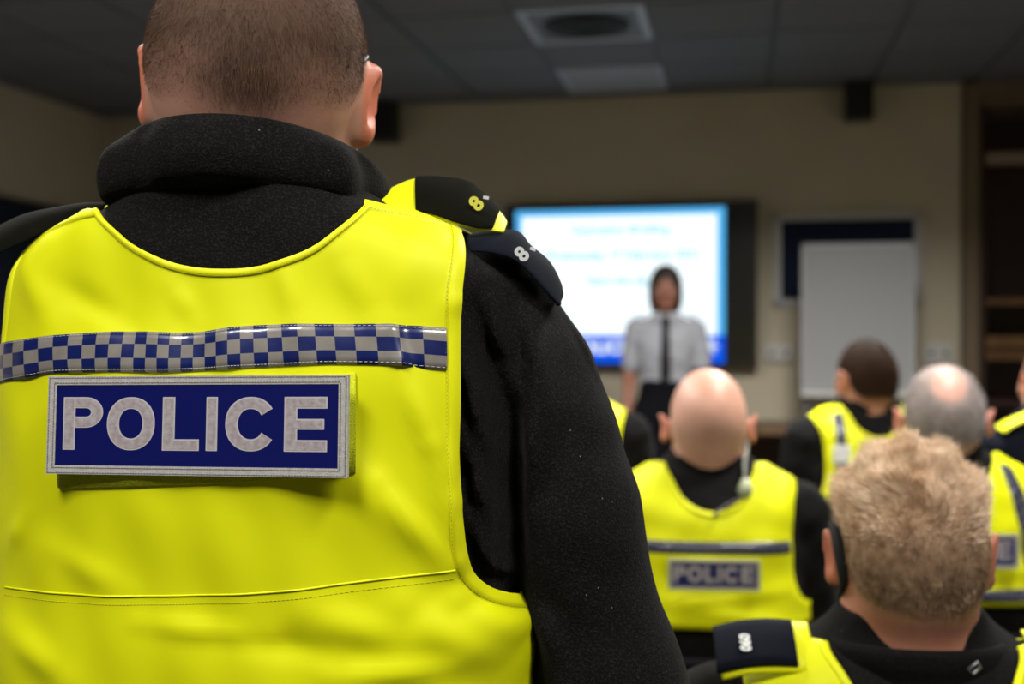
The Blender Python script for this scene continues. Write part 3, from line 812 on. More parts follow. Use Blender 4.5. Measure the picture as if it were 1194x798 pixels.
def badge(parent, mtx, detail=True):
    """border, blue panel, six letters (+ stitching) as parts of a vest"""
    if not _badge:
        mb = MB(); a, b, t, y = BW/2, BH/2, .0066, -.004
        for q in ((-a, b-t, a, b), (-a, -b, a, -b+t), (-a, -b+t, -a+t, b-t), (a-t, -b+t, a, b-t)): mb.box((q[0], y, q[1]), (q[2], 0, q[3]))
        mb.box((-a+t, -.0022, -b+t), (a-t, 0, b-t)); _badge['badge_border'] = mb.mesh('badge_border'); _badge['badge_border'].materials.append(M['badge_border'])
        mb = MB(); mb.box((-a+t, -.0036, -b+t), (a-t, -.0022, b-t)); me = mb.mesh('badge_panel'); me.materials.append(M['badge_blue']); _badge['badge_panel'] = me
        hgt = BZ(464.5)-BZ(527.5); s = BX(91.5)-BX(77)
        for ch, x0, x1 in LET:
            me = letter_mesh(ch, BX(x1)-BX(x0), hgt, s, -.0036, .0002, .0011); me.materials.append(M['silver']); me.materials.append(M['letter']); _badge[ch] = me
        mb = MB()
        for ins, yy, r in ((.0012, -.0042, .0003), (.0050, -.0042, .0003)):
            for (x0, z0, x1, z1) in ((-a+ins, b-ins, a-ins, b-ins), (-a+ins, -b+ins, a-ins, -b+ins), (-a+ins, -b+ins, -a+ins, b-ins), (a-ins, -b+ins, a-ins, b-ins)):
                p0, p1 = np.array([x0, yy, z0]), np.array([x1, yy, z1]); n = int(np.linalg.norm(p1-p0)/.0021)
                for k in range(n):
                    c0 = p0+(p1-p0)*k/n; c1 = p0+(p1-p0)*(k+.65)/n; mb.tube([c0, c1], r, 4)
        me = mb.mesh('badge_stitching'); me.materials.append(M['stitch_grey']); _badge['stitch'] = me
    parts = [('badge_border', 'badge_border', None), ('badge_panel', 'badge_panel', None)]
    if detail: parts.append(('badge_stitching', 'stitch', None))
    parts += [('letter', ch, x0) for ch, x0, x1 in LET]
    for nm, key, x0 in parts:
        o = bpy.data.objects.new(nm, _badge[key]); C.objects.link(o); o.parent = parent
        off = Matrix.Translation((BX(x0), 0, BZ(527.5))) if x0 is not None else Matrix.Identity(4)
        o.matrix_local = mtx@off
        if nm == 'badge_stitching': o['kind'] = 'stuff'

def hand(F, wrist, d, n, side, s=1.0, curl=.5):
    """palm and five curled fingers; d = direction of the hand, n = palm normal, side = towards the thumb"""
    w = np.asarray(wrist, float); d = np.asarray(d, float)/np.linalg.norm(d); side = np.asarray(side, float)/np.linalg.norm(side); n = np.asarray(n, float)/np.linalg.norm(n)
    Mx = np.stack([side, d, n], 1)
    F.ell(w+d*.048*s, np.array((.041, .052, .016))*s, Mx, .012)
    for k, (o, ln) in enumerate(((.029, .072), (.0095, .080), (-.0095, .074), (-.028, .058))):
        p = w+d*.085*s+side*o*s; a = 0
        for j, f in enumerate((.45, .32, .23)):
            a += curl*(.6 if j == 0 else .75); q = p+(d*math.cos(a)+n*math.sin(a))*ln*f*s; F.cap(p, q, .0088*s, .0078*s, .006); p = q
    p = w+d*.022*s+side*.034*s; q = p+(d*.6+side*.75+n*.25)*.036*s; F.cap(p, q, .012*s, .010*s, .012); F.cap(q, q+(d*.9+side*.25+n*.3)*.030*s, .0098*s, .0085*s, .008)

def collar(name, c, rx, ry, rows, parent, m, tilt=0., gap=.5, n=72, wob=None):
    """stand collar: rows of (radial scale, height); open at the front by gap radians; tilt drops the front"""
    ph = np.linspace(-math.pi+gap, math.pi-gap, n); V = []
    for r, h in rows:
        x = c[0]+rx*r*np.sin(ph); y = c[1]-ry*r*np.cos(ph); z = c[2]+h-tilt*(1-np.cos(ph))
        V.append(np.stack([x, y, z], 1))
    V = np.stack(V, 1)
    if wob is not None: V = wob(V, ph)
    m_ = len(rows); V = V.reshape(-1, 3); i = np.arange(n-1)[:, None]*m_+np.arange(m_-1)[None]
    F = np.stack([i, i+m_, i+m_+1, i+1], -1).reshape(-1, 4)
    o = link(name, mesh_np(name, V, F), m, parent)
    s = o.modifiers.new('smooth', 'SUBSURF'); s.levels = 1; s.render_levels = 2
    return o

# ------------------------------------------------------------------ the standing officer in front
OFF_POS = np.array([-.208, .955, 0.0]); OFF_YAW = math.radians(-12)
officer = tag(empty('person', OFF_POS, OFF_YAW), 'person standing in front, seen from behind, yellow vest with POLICE badge over black fleece', 'person', 'police officers')
RL = rotz(-OFF_YAW)
def to_loc(p): return (np.asarray(p, float)-OFF_POS)@RL.T
def PL(px, py, d): return to_loc(P(px, py, d))
CAM_L = to_loc(np.array([0, 0, CAM_Z]))
OL = Loft([(.80,.195,.125,0),(.95,.224,.132,0),(1.05,.219,.131,0),(1.15,.213,.130,0),(1.25,.211,.130,0),(1.33,.210,.124,.0),(1.38,.210,.113,.002),
           (1.41,.205,.108,.0),(1.432,.185,.103,-.002),(1.446,.152,.100,-.003),(1.456,.124,.098,-.004),(1.47,.104,.096,-.005),(1.49,.092,.094,-.005),(1.53,.085,.088,-.005)], 2.7)
def on_back(pts, smooth=8):
    """photo-measured outline -> (theta, v) on the officer's torso"""
    d = np.array([PL(x, y, 1.0)-CAM_L for x, y in pts]); o = np.tile(CAM_L, (len(pts), 1))
    h = OL.hit(o, d)
    return smooth_poly(h, smooth) if smooth else h
# folds of the cloth, each a soft ridge between two points of the back
FOLDS = [((468,430),(528,585),9,2.6),((498,520),(530,655),7,2.4),((440,560),(520,668),9,2.2),((380,500),(500,660),16,1.6),
         ((530,700),(604,742),14,5.0),((470,705),(590,775),18,4.0),((360,715),(480,745),16,2.0),((160,725),(320,742),10,1.6),((390,790),(520,775),12,2.2),
         ((15,640),(30,600),10,1.6),((20,735),(80,790),16,2.2),((60,330),(150,385),14,-1.3),((330,300),(350,380),12,1.0),((400,300),(440,375),14,1.1),
         ((200,335),(230,380),12,.9),((150,690),(60,640),14,1.2),((535,340),(515,375),9,1.2),((20,300),(60,380),14,1.2),((480,290),(470,375),11,1.0),((260,740),(420,765),14,-1.6)]
_f = []
for a, b, w, amp in FOLDS:
    q = on_back([a, b], 0); pb = OL.pt(q[:, 0], q[:, 1], .006); _f.append((pb[0][[0, 2]], pb[1][[0, 2]], w*1.1/1560., amp/1000.))
SEAM_PX = [(8,682),(40,687),(90,691),(160,693),(250,692),(330,688),(400,680),(460,672),(531,663)]
seam_tv = on_back(SEAM_PX); _sp = OL.pt(seam_tv[:, 0], seam_tv[:, 1]); SEAM_Z = float(_sp[:, 2].mean())
def vest_disp(p, th):
    x, y, z = p[..., 0], p[..., 1], p[..., 2]; d = np.zeros(x.shape)
    for a, b, w, amp in _f:
        e = b-a; t = ((x-a[0])*e[0]+(z-a[1])*e[1])/(e@e); tc = np.clip(t, 0, 1)
        r = np.hypot(x-a[0]-tc*e[0], z-a[1]-tc*e[1]); d += 2.1*amp*np.exp(-(r/w)**2)*np.sin(np.pi*np.clip(tc, .12, .88))
    d += .0011*np.sin(x*47+z*31)*np.sin(z*38-x*12+1)+.0006*np.sin(x*120+z*40)
    d += .006/(1+np.exp((z-SEAM_Z+.035)/.014))                      # the skirt below the seam billows a little
    return d*(1/(1+np.exp((y-.055)/.015)))
NECK_PX = [(113,251),(128,268),(150,285),(175,298),(205,309),(245,315),(290,314),(330,306),(370,291),(403,270),(428,249)]
neck_tv = on_back(NECK_PX)
seamR_tv = on_back([(428,243),(470,251),(510,261),(541,270)]); seamL_tv = on_back([(113,250),(60,268),(0,290),(-12,295)])
armR_tv = on_back([(541,270),(541,284),(541,330),(539,400),(538,470),(537,540),(539,600),(544,645),(554,670),(570,685),(588,692),(601,694)])
def front_close(arm):
    top_th = arm[0][0]; f = arm[::-1][1:-1].copy(); c = math.copysign(max(abs(arm[-1][0]), 1.42), top_th)
    f[:, 0] = 2*c-f[:, 0]; return np.vstack([arm, [[c*1.0, arm[-1][1]]], f])
holeR = front_close(armR_tv); armL_tv = armR_tv*[-1, 1]; holeL = holeR*[-1, 1]
def top_line(nk, vf):
    iL, iR = nk[0], nk[-1]; n = 10
    fR = [(iR[0]+(math.pi-iR[0])*t, iR[1]+(vf-iR[1])*(t**1.6)) for t in np.linspace(.08, 1, n)]
    fL = [(iL[0]+(-math.pi-iL[0])*t, iL[1]+(vf-iL[1])*(t**1.6)) for t in np.linspace(1, .08, n)]
    return np.vstack([fL, nk, fR])
vtop = top_line(neck_tv, float(OL.z2v(1.38)))
# clothes: black fleece jacket (torso + sleeves in one surface)
def arm_points(px): return [(PL(x, y, d), r) for x, y, d, r in px]
ARM_R = arm_points([(554,374,.955,.069),(592,452,.952,.070),(622,520,.944,.067),(650,600,.935,.064),(708,790,.925,.058),(722,850,.925,.056)])
elbR = ARM_R[-1][0]; handR = np.array([.045, .27, 1.02])
F = Field(axis((-.42,-.06,.012),(-.06,.42,.0042)), axis((-.20,.12,.0042),(.12,.42,.012)), axis((.80,1.0,.012),(1.0,1.50,.0042)))
F.loft(OL, 0, .03, .84, 1.50)
for sgn in (1, -1):
    pts = [(p*np.array([sgn, 1, 1]), r) for p, r in ARM_R]
    for (a, ra), (b, rb) in zip(pts[:-1], pts[1:]): F.cap(a, b, ra, rb, .022)
    F.cap(pts[-1][0], handR*np.array([sgn, 1, 1])+np.array([sgn*.02, -.06, 0]), .052, .040, .03)
SFOLD = [((572,325),(592,420),(604,520),9,2.6),((600,330),(622,430),(612,560),10,2.6),((548,380),(578,500),(597,610),9,3.6),((548,470),(575,570),(600,660),8,3.2),
         ((632,365),(640,470),(612,600),12,2.4),((550,560),(575,625),(602,688),8,2.6),((612,700),(640,740),(650,798),12,1.6),
         ((690,560),(700,640),(690,740),16,.7)]
_s = []
for a, b, c, w, amp in SFOLD:
    q = smooth_poly(np.array([PL(x, y, .885)[[0, 2]] for x, y in (a, b, c)]), 6); _s.append((q, w*1.35/1480., amp/1000.))
CREASE = smooth_poly(np.array([PL(x, y, .885)[[0, 2]] for x, y in ((588,420),(602,500),(604,580),(603,690),(615,770))]), 6)
def sleeve_disp(x, y, z):
    d = np.zeros(len(x)); P2 = np.stack([x, z], 1); m = (y < .03) & (x > .08)
    Q = P2[m]
    def dist(q):
        r = np.full(len(Q), 9.); tt = np.zeros(len(Q))
        for i in range(len(q)-1):
            e = q[i+1]-q[i]; t = np.clip(((Q-q[i])@e)/(e@e+1e-12), 0, 1); rr = np.linalg.norm(Q-q[i]-t[:, None]*e, axis=1)
            u = rr < r; r[u] = rr[u]; tt[u] = (i+t[u])/(len(q)-1)
        return r, tt
    o = np.zeros(len(Q))
    for q, w, amp in _s:
        r, t = dist(q); o += 4.2*amp*(np.exp(-(r/w)**2)-.5*np.exp(-((r-w*1.6)/w)**2))*np.sin(np.pi*np.clip(t, .08, .92))
    r, t = dist(CREASE); o -= .014*np.exp(-(r/.0075)**2)*np.sin(np.pi*np.clip(t, .1, .9))
    d[m] = o
    return d+.0007*np.sin(x*90+z*60)*np.sin(z*75-x*30)
F.bump(sleeve_disp)
jacket = link('fleece_jacket', F.mesh('fleece_jacket', 1), M['fleece'], officer)
sub = jacket.modifiers.new('smooth', 'SUBSURF'); sub.levels = 0; sub.render_levels = 1
# skin: one continuous figure, head to feet
oh = Head(PL(304, 102, .965), math.radians(17), math.radians(-3), math.radians(4), 1.06, 1.05, 1.085, .0785)
F = Field(axis((-.42,-.115,.016),(-.115,.13,.003),(.13,.42,.016)), axis((-.22,-.13,.02),(-.13,.15,.003),(.15,.46,.007)), axis((-.01,.9,.02),(.9,1.12,.007),(1.12,1.40,.015),(1.40,1.72,.003)))
oh.put(F, np.array([0.0, .025, 1.44]), .058)
F.loft(OL, -.02, .03, .86, 1.46)
for sgn in (1, -1):
    f = np.array([sgn, 1, 1]); pts = [(p*f, r*.72) for p, r in ARM_R]
    for (a, ra), (b, rb) in zip(pts[:-1], pts[1:]): F.cap(a, b, ra, rb, .02)
    w = handR*f+np.array([sgn*.02, -.01, 0]); F.cap(pts[-1][0], w, .040, .028, .02)
    hand(F, w, (-sgn*.75, .6, -.1), (-sgn*.3, -.6, -.2), (0, .2, 1), 1.0, .5)
    F.cap((sgn*.095, 0, .88), (sgn*.11, .02, .48), .085, .058, .04); F.cap((sgn*.11, .02, .48), (sgn*.12, -.02, .09), .055, .038, .03)
    F.ell((sgn*.125, .05, .045), (.045, .13, .04), None, .03)
SK1 = skin_mat('skin_fair', (.64, .37, .27), (.060, .032, .018), (.70, .22, .13))
bme = F.mesh('body', 2); body = link('body', bme, SK1, officer)
hw_, ew_ = oh.hairline(F.V, .050, -.044)
q = oh.loc(F.V)
# darker point of hair in the middle of the nape, shaved lighter at the sides
hw_ = np.clip(hw_-.55*np.clip((.012-q[:, 2])/.045, 0, 1)*np.clip((np.abs(q[:, 0]-.004)-.012)/.03, 0, 1)*(q[:, 1] < 0), 0, 1)
add_attr(bme, 'hair', hw_*.93); add_attr(bme, 'ear', ew_)
N = vnormals(bme)
buzz = mat('cropped_brown_hair', (.135, .070, .037), .8, (.060, .030, .015), 30, detail=4, spec=.2)
def flow_down(V): return np.tile(oh.M@np.array([0, -.25, -1.0]), (len(V), 1))+(oh.M@np.array([1, 0, 0]))[None]*(oh.loc(V)[:, :1]*6)
blades('hair', F.V, N, hw_**1.5*(oh.loc(F.V)[:, 2] > -.075), 60000, .0055, .00036, buzz, officer, flow_down, .22, .2, 1, .3)
eyes(oh, officer)
# trousers, shoes (below the frame)
F = Field(axis((-.3,.3,.015)), axis((-.2,.2,.015)), axis((.03,1.0,.015)))
F.loft(OL, -.006, .03, .83, .95)
for s_ in (1, -1):
    F.cap((s_*.095, 0, .86), (s_*.11, .02, .48), .098, .073, .05); F.cap((s_*.11, .02, .48), (s_*.12, -.02, .08), .073, .06, .03)
link('trousers', F.mesh('trousers'), M['trouser'], officer)
def shoe(parent, x, y, rz=0.):
    mb = MB(); n = 14; vs = []; fs = []
    for k, (yy, w, h) in enumerate(((-.075,.028,.06),(-.06,.037,.085),(-.02,.038,.095),(.04,.042,.07),(.10,.049,.055),(.155,.044,.045),(.185,.022,.03))):
        for i in range(n):
            a = 2*math.pi*i/n; vs.append((w*math.cos(a), yy, max(0, h/2+h/2*math.sin(a)) if math.sin(a) > -.6 else 0))
    for k in range(6):
        for i in range(n): fs.append((k*n+i, k*n+(i+1) % n, (k+1)*n+(i+1) % n, (k+1)*n+i))
    fs += [tuple(range(n)), tuple(range(6*n, 7*n))]; mb.add(vs, fs); o = mb.build('shoe', M['shoe'], parent, smooth=True); o.location = (x, y, 0); o.rotation_euler = (0, 0, rz)
shoe(officer, .125, .0, -.1); shoe(officer, -.125, .0, .1)
# hi-vis vest
VOFF = .0068
vme = vest_mesh(OL, float(OL.z2v(.93)), vtop, [holeR, holeL], .0058, VOFF, vest_disp)
vest = link('vest', vme, M['hivis'], officer)
so = vest.modifiers.new('thickness', 'SOLIDIFY'); so.thickness = .0014; so.offset = 1
def shift(line, d):
    q = np.asarray(line)*[AS, 1]; t = np.gradient(q, axis=0); n = np.stack([-t[:, 1], t[:, 0]], 1); n /= np.linalg.norm(n, axis=1)[:, None]+1e-9
    q = q+n*d
    return q/[AS, 1]
H = VOFF+.0018
prof = [(0, VOFF-.001), (.02, H+.0002), (.07, H+.0006), (.5, H+.0007), (.93, H+.0005), (1, VOFF+.0006)]
def band(name, A, B, m, prof=prof, step=.004, uv=None):
    return link(name, strip_mesh(name, OL, A, B, step, prof, vest_disp, uv), m, vest)
# which side is into the cloth: neck goes left->right, cloth below
neck_in = shift(neck_tv, -.0068); band('neck_binding', neck_tv, neck_in, M['hivis_trim'])
arm_in = shift(armR_tv, -.0105); band('armhole_binding', armR_tv, arm_in, M['hivis_trim'])
band('armhole_binding', armL_tv, arm_in*[-1, 1], M['hivis_trim'])
sR_in = on_back([(427,253),(470,262),(510,272),(541,282)]); band('shoulder_seam', seamR_tv, sR_in, M['hivis_trim'])
sL_in = on_back([(110,260),(60,278),(0,302),(-12,307)]); band('shoulder_seam', seamL_tv, sL_in, M['hivis_trim'])
band('back_seam', seam_tv, shift(seam_tv, -.0022), M['hivis_trim'], [(0, VOFF+.001), (.4, H+.0004), (.7, H+.0003), (1, VOFF+.001)])
SO = VOFF+.0034
dashes('neck_stitching', OL, shift(neck_tv, -.0060), SO-.0002, M['stitch'], vest, disp=vest_disp)
dashes('armhole_stitching', OL, shift(armR_tv, -.0098), SO-.0004, M['stitch'], vest, disp=vest_disp)
dashes('shoulder_stitching', OL, seamR_tv*.1+sR_in*.9, SO-.0002, M['stitch'], vest, disp=vest_disp)
dashes('shoulder_stitching', OL, seamL_tv*.1+sL_in*.9, SO-.0002, M['stitch'], vest, disp=vest_disp)
dashes('seam_stitching', OL, shift(seam_tv, -.0072), VOFF+.0016, M['stitch'], vest, .0024, .0012, .00025, vest_disp)
# chequered reflective band
bt = on_back([(-14,404),(0,402),(30,398),(60,394),(100,391),(150,389),(200,391),(240,389),(290,383),(350,381),(420,380),(480,381),(523,384)], 6)
bb = on_back([(-14,452),(0,449),(30,443),(60,438),(100,437),(150,437),(200,437),(240,435),(300,432),(350,430),(400,428),(460,429),(495,432),(523,434)], 6)
def crinkle(p, th):
    x, z = p[..., 0], p[..., 2]; d = vest_disp(p, th)
    for px_, a, w in ((490, .0022, .006), (505, -.0016, .005), (283, .0012, .010), (40, .0018, .012), (100, .0009, .012), (200, .0008, .02)):
        xc = _xof(px_); d = d+a*np.exp(-((x-xc+(z-1.3)*.25)/w)**2)
    return d
def _xof(px_):
    q = on_back([(px_, 410)], 0); return float(OL.pt(q[:, 0], q[:, 1])[0][0])
bprof = [(0, VOFF+.0005), (.02, H+.0008), (.2, H+.0013), (.35, H+.0014), (.5, H+.0014), (.65, H+.0014), (.8, H+.0013), (.98, H+.0008), (1, VOFF+.0005)]
me = strip_mesh('chequered_band', OL, bt, bb, .003, bprof, crinkle, (32.0, 3.0)); tag(link('chequered_band', me, M['check'], vest), 'blue and silver chequered reflective band')
dashes('band_stitching', OL, shift(bt, -.0020), H+.0018, M['stitch_white'], vest, .0022, .0012, .00026, crinkle)
dashes('band_stitching', OL, shift(bb, .0020), H+.0018, M['stitch_white'], vest, .0022, .0012, .00026, crinkle)
# pile pad and the badge on it
pt_ = on_back([(67,452),(160,447),(300,441),(421,436)], 6); pb_ = on_back([(67,571),(160,569),(300,564),(421,553)], 6)
band('hook_and_loop_pad', pt_, pb_, M['hivis_pile'], [(0, VOFF), (.02, H+.0016), (.3, H+.002), (.7, H+.002), (.98, H+.0016), (1, VOFF)])
cor = [(62,439),(408,438),(407,557),(55,553)]
h = on_back(cor+[(235,498),(120,498),(350,498)], 0); cp = OL.pt(h[:, 0], h[:, 1], H+.006)
ctr = cp.mean(0); xr = (cp[1]+cp[2]-cp[0]-cp[3]); xr /= np.linalg.norm(xr); zr = cp[0]+cp[1]-cp[2]-cp[3]; zr -= xr*(xr@zr); zr /= np.linalg.norm(zr); yr = np.cross(zr, xr)
out = -yr if yr[1] > 0 else yr
ctr = ctr+out*(max((cp-ctr)@out)-.0045)
def plane_hit(px_, py_):
    d = PL(px_, py_, 1.0)-CAM_L; t = ((ctr-CAM_L)@out)/(d@out); return CAM_L+d*t
c4 = [plane_hit(*p) for p in cor]; cb = sum(c4)/4; wid = (np.linalg.norm(c4[1]-c4[0])+np.linalg.norm(c4[2]-c4[3]))/2; hei = (np.linalg.norm(c4[3]-c4[0])+np.linalg.norm(c4[2]-c4[1]))/2
xr = (c4[1]+c4[2]-c4[0]-c4[3]); xr /= np.linalg.norm(xr); zr = np.cross(xr, -out); zr /= np.linalg.norm(zr)
if zr[2] < 0: zr = -zr
Mb = Matrix(((xr[0]*wid/BW, -out[0], zr[0]*hei/BH, cb[0]), (xr[1]*wid/BW, -out[1], zr[1]*hei/BH, cb[1]), (xr[2]*wid/BW, -out[2], zr[2]*hei/BH, cb[2]), (0, 0, 0, 1)))
badge(vest, Mb)
# collar
cz_ = P(298, 135, .862)[2]
def wob(V, ph):
    for s_, a, w, am in ((.95, .9, .16, .007), (-.85, 1.2, .14, .009), (.5, .6, .12, -.004), (-.45, 1.0, .12, -.004), (1.25, 1.0, .14, -.007), (-1.2, .8, .12, -.007), (.1, 1, .15, .002)):
        k = np.exp(-((ph-s_)/w)**2)*am; V[:, 3:8, 0] += (np.sin(ph)*k)[:, None]; V[:, 3:8, 1] -= (np.cos(ph)*k)[:, None]
    for i, j in ((5, 1), (6, -1)): V[:, i, 2] += .003*j*np.sin(ph*5+1)
    return V
crow = [(.70, -.080), (.85, -.058), (.975, -.050), (1.0, -.049), (1.03, -.045), (1.055, -.034), (1.045, -.020), (1.0, -.008), (.955, -.001), (.925, .001), (.895, -.006), (.86, -.04), (.85, -.07)]
cl = to_loc(P(299, 200, .952))
collar('fleece_collar', (cl[0], cl[1]+.000, cz_), .116, .108, crow, officer, M['fleece'], .032, .35, 90, wob)

# shoulder straps with number slides: cloth ribbons swept between two edges
def ribbon(name, A, B, m, parent, bulge=.006, n=26, k=9, thick=.0022, u0=0., u1=1., lift=0.):
    A = smooth_poly(np.array([PL(*a) for a in A]), 8); B = smooth_poly(np.array([PL(*b) for b in B]), 8)
    def rs(p):
        l = np.concatenate([[0], np.cumsum(np.linalg.norm(np.diff(p, axis=0), axis=1))]); t = np.linspace(u0, u1, n)*l[-1]
        return np.stack([np.interp(t, l, p[:, i]) for i in range(3)], 1)
    A, B = rs(A), rs(B); V = []
    for f in np.linspace(0, 1, k):
        q = A*(1-f)+B*f; t = np.gradient(q, axis=0); nn = np.cross(t, B-A); nn /= np.linalg.norm(nn, axis=1)[:, None]+1e-9
        nn *= np.sign(-(nn[:, 1:2])+1e-9)
        V.append(q+nn*(bulge*math.sin(math.pi*f)+lift))
    V = np.stack(V, 1).reshape(-1, 3); i = np.arange(n-1)[:, None]*k+np.arange(k-1)[None]
    o = link(name, mesh_np(name, V, np.stack([i, i+1, i+k+1, i+k], -1).reshape(-1, 4)), m, parent)
    s = o.modifiers.new('thickness', 'SOLIDIFY'); s.thickness = thick; s.offset = 0
    o2 = o.modifiers.new('smooth', 'SUBSURF'); o2.levels = 1; o2.render_levels = 1
    return o
vA = [(436,232,.93),(462,217,.93),(490,208,.93),(538,211,.935),(558,223,.94),(582,247,.945),(589,258,.945)]
vB = [(440,243,.90),(465,247,.895),(500,252,.892),(530,262,.892),(556,269,.895),(576,270,.90),(588,272,.905)]
ribbon('shoulder_strap', vA, vB, M['hivis_trim'], vest, .003)
slide_v = ribbon('number_slide', vA, vB, M['epaulette'], vest, .005, u0=.30, u1=.90, lift=.002)
fA = [(545,276,.92),(575,270,.925),(604,270,.93),(616,285,.935),(638,303,.94),(649,322,.945),(655,347,.945)]
fB = [(544,294,.885),(572,295,.885),(600,304,.887),(618,320,.89),(634,338,.893),(645,350,.897),(653,358,.90)]
slide_f = ribbon('fleece_strap', fA, fB, M['navy'], officer, .005)
lA = [(126,240,.945),(100,238,.945),(60,244,.95),(30,250,.955),(0,264,.96),(-40,285,.96),(-70,320,.96)]
lB = [(122,252,.925),(100,256,.92),(60,268,.92),(30,282,.92),(0,296,.92),(-40,318,.92),(-70,345,.92)]
ribbon('fleece_strap', lA, lB, M['epaulette'], officer, .005)
lC = [(128,238,.96),(122,240,.955),(112,247,.95)]; lD = [(128,246,.95),(120,250,.945),(110,256,.935)]
ribbon('shoulder_strap', lC, lD, M['hivis_trim'], vest, .001, n=8)
def small_text(s, size, m, parent, name, px, py, d, rot, bold=.0006, xs=1.0):
    o = link(name, text_mesh(s, size, extrude=.0003, bold=bold), m, parent, smooth=False)
    v = np.array(PL(px, py, d)); o.location = v
    o.rotation_mode = 'QUATERNION'
    nrm = Vector((CAM_L-v)).normalized(); up = Vector((0, 0, 1)); x = up.cross(nrm).normalized(); y = nrm.cross(x)
    R = Matrix((x, y, nrm)).transposed() @ Matrix.Rotation(rot, 3, 'Z'); o.rotation_quaternion = R.to_quaternion(); o.scale = (xs, 1, 1)
    return o
small_text('8', .0165, M['thread8'], slide_v, 'number', 556, 238, .899, math.radians(48)); small_text('-', .014, M['thread_white'], slide_v, 'number', 567, 229, .905, math.radians(-10))
small_text('8', .0165, M['thread_white'], slide_f, 'number', 609, 297, .889, math.radians(46)); small_text('-', .014, M['thread_white'], slide_f, 'number', 622, 289, .895, math.radians(-20))
# spectacles
g = tag(empty('spectacles', (0, 0, 0)), None); g.parent = officer
for a in (-1, 1):
    mb = MB(); mb.tube([oh.p(q) for q in ((a*.0700, -.046, -.002), (a*.0720, -.036, .014), (a*.0755, -.020, .026), (a*.080, .02, .024), (a*.078, .085, .016), (a*.070, .112, .012))], [.0036, .0040, .0036, .0026, .0024, .0026], 8); mb.build('temple_arm', M['glass_black'], g, smooth=True)
    ring = [oh.p((a*(.038+.030*math.cos(t)), .116-.010*(abs(.038+.030*math.cos(t))/.07), -.006+.021*math.sin(t))) for t in np.linspace(0, 2*math.pi, 28, endpoint=False)]
    mb = MB(); mb.tube(ring, .0017, 6, True); mb.build('rim', M['glass_black'], g, smooth=True)
    mb = MB(); c = np.mean(ring, axis=0); b_ = oh.M@np.array([0, .001, 0]); n_ = len(ring)
    mb.add(list(ring)+[r+b_ for r in ring], [tuple(range(n_)), tuple(range(n_, 2*n_))]+[(i, (i+1) % n_, n_+(i+1) % n_, n_+i) for i in range(n_)]); mb.build('lens', M['lens'], g)
mb = MB(); mb.tube([oh.p((-.010, .117, 0)), oh.p((0, .119, .004)), oh.p((.010, .117, 0))], .002, 6); mb.build('bridge', M['glass_black'], g, smooth=True)

# ------------------------------------------------------------------ the seated officers
SL = Loft([(.42,.17,.12,0),(.60,.182,.125,0),(.80,.192,.127,0),(.92,.197,.122,0),(1.0,.200,.108,.004),(1.035,.192,.092,.008),(1.058,.165,.082,.011),
           (1.076,.122,.073,.014),(1.095,.092,.066,.017),(1.112,.076,.062,.02),(1.14,.068,.058,.024)], 2.5)
SEAT_Z = .43
def backpts(pts, sm=6):
    o = np.array([(x, -.8, z) for x, z in pts]); h = SL.hit(o, np.tile([0., 1., 0.], (len(pts), 1)), .005)
    return smooth_poly(h, sm) if sm else h
# jacket, trousers and vest shapes shared by all who sit alike
SH, EL, WR_ = np.array([.188, .005, .985]), np.array([.228, .045, .735]), np.array([.115, .30, .615])
F = Field(axis((-.36,.36,.009)), axis((-.2,.42,.009)), axis((.44,1.14,.009)))
F.loft(SL, 0, .03, .47, 1.125)
for s_ in (1, -1):
    f = np.array([s_, 1, 1]); F.cap(SH*f, EL*f, .067, .058, .03); F.cap(EL*f, WR_*f, .057, .042, .02)
def wr(x, y, z): return .0025*np.sin(z*70+x*25)*np.sin(x*40+y*50)+.0012*np.sin(z*110-x*60)
F.bump(wr); seat_jacket = F.mesh('fleece_jacket')
F = Field(axis((-.3,.3,.012)), axis((-.2,.62,.012)), axis((.05,.66,.012)))
F.loft(SL, -.003, .03, .46, .60)
for s_ in (1, -1):
    f = np.array([s_, 1, 1])
    F.cap(np.array((.095, .0, .53))*f, np.array((.14, .45, .515))*f, .095, .072, .04); F.cap(np.array((.14, .45, .515))*f, np.array((.14, .43, .09))*f, .070, .058, .03)
seat_trousers = F.mesh('trousers')
s_neck = backpts([(-.092,1.087),(-.085,1.066),(-.066,1.032),(-.036,1.008),(0,1.0),(.036,1.008),(.066,1.032),(.085,1.066),(.092,1.087)])
s_armR = backpts([(.172,1.050),(.165,1.01),(.160,.95),(.160,.89),(.168,.84),(.188,.815)])
def s_front(arm):
    f = arm[::-1][1:-1].copy(); c = max(abs(arm[-1][0]), 1.42); f[:, 0] = 2*c-f[:, 0]; return np.vstack([arm, [[c, arm[-1][1]]], f])
s_hole = s_front(s_armR)
def s_disp(p, th):
    x, y, z = p[..., 0], p[..., 1], p[..., 2]
    d = .0022*np.sin(x*45+z*20)*np.sin(z*60-x*20+1)
    d = d+.007*np.exp(-((z-.835-.10*x)/.012)**2)*np.exp(-((x-.03)/.11)**2)+.006*np.exp(-((z-.805+.18*x)/.010)**2)*np.exp(-((x-.08)/.08)**2)
    return d+.008/(1+np.exp((z-.83)/.012))
seat_vest = vest_mesh(SL, float(SL.z2v(.775)), top_line(s_neck, float(SL.z2v(.99))), [s_hole, s_hole*[-1, 1]], .0125, .008, s_disp)
def sband(A, B, uv, off=.0105):
    return strip_mesh('chequered_band', SL, backpts(A), backpts(B), .008, [(0, .008), (.05, off), (.5, off+.0008), (.95, off), (1, .008)], s_disp, uv)
band_h = sband([(-.155, .945), (0, .945), (.155, .945)], [(-.155, .918), (0, .918), (.155, .918)], (34., 3.))
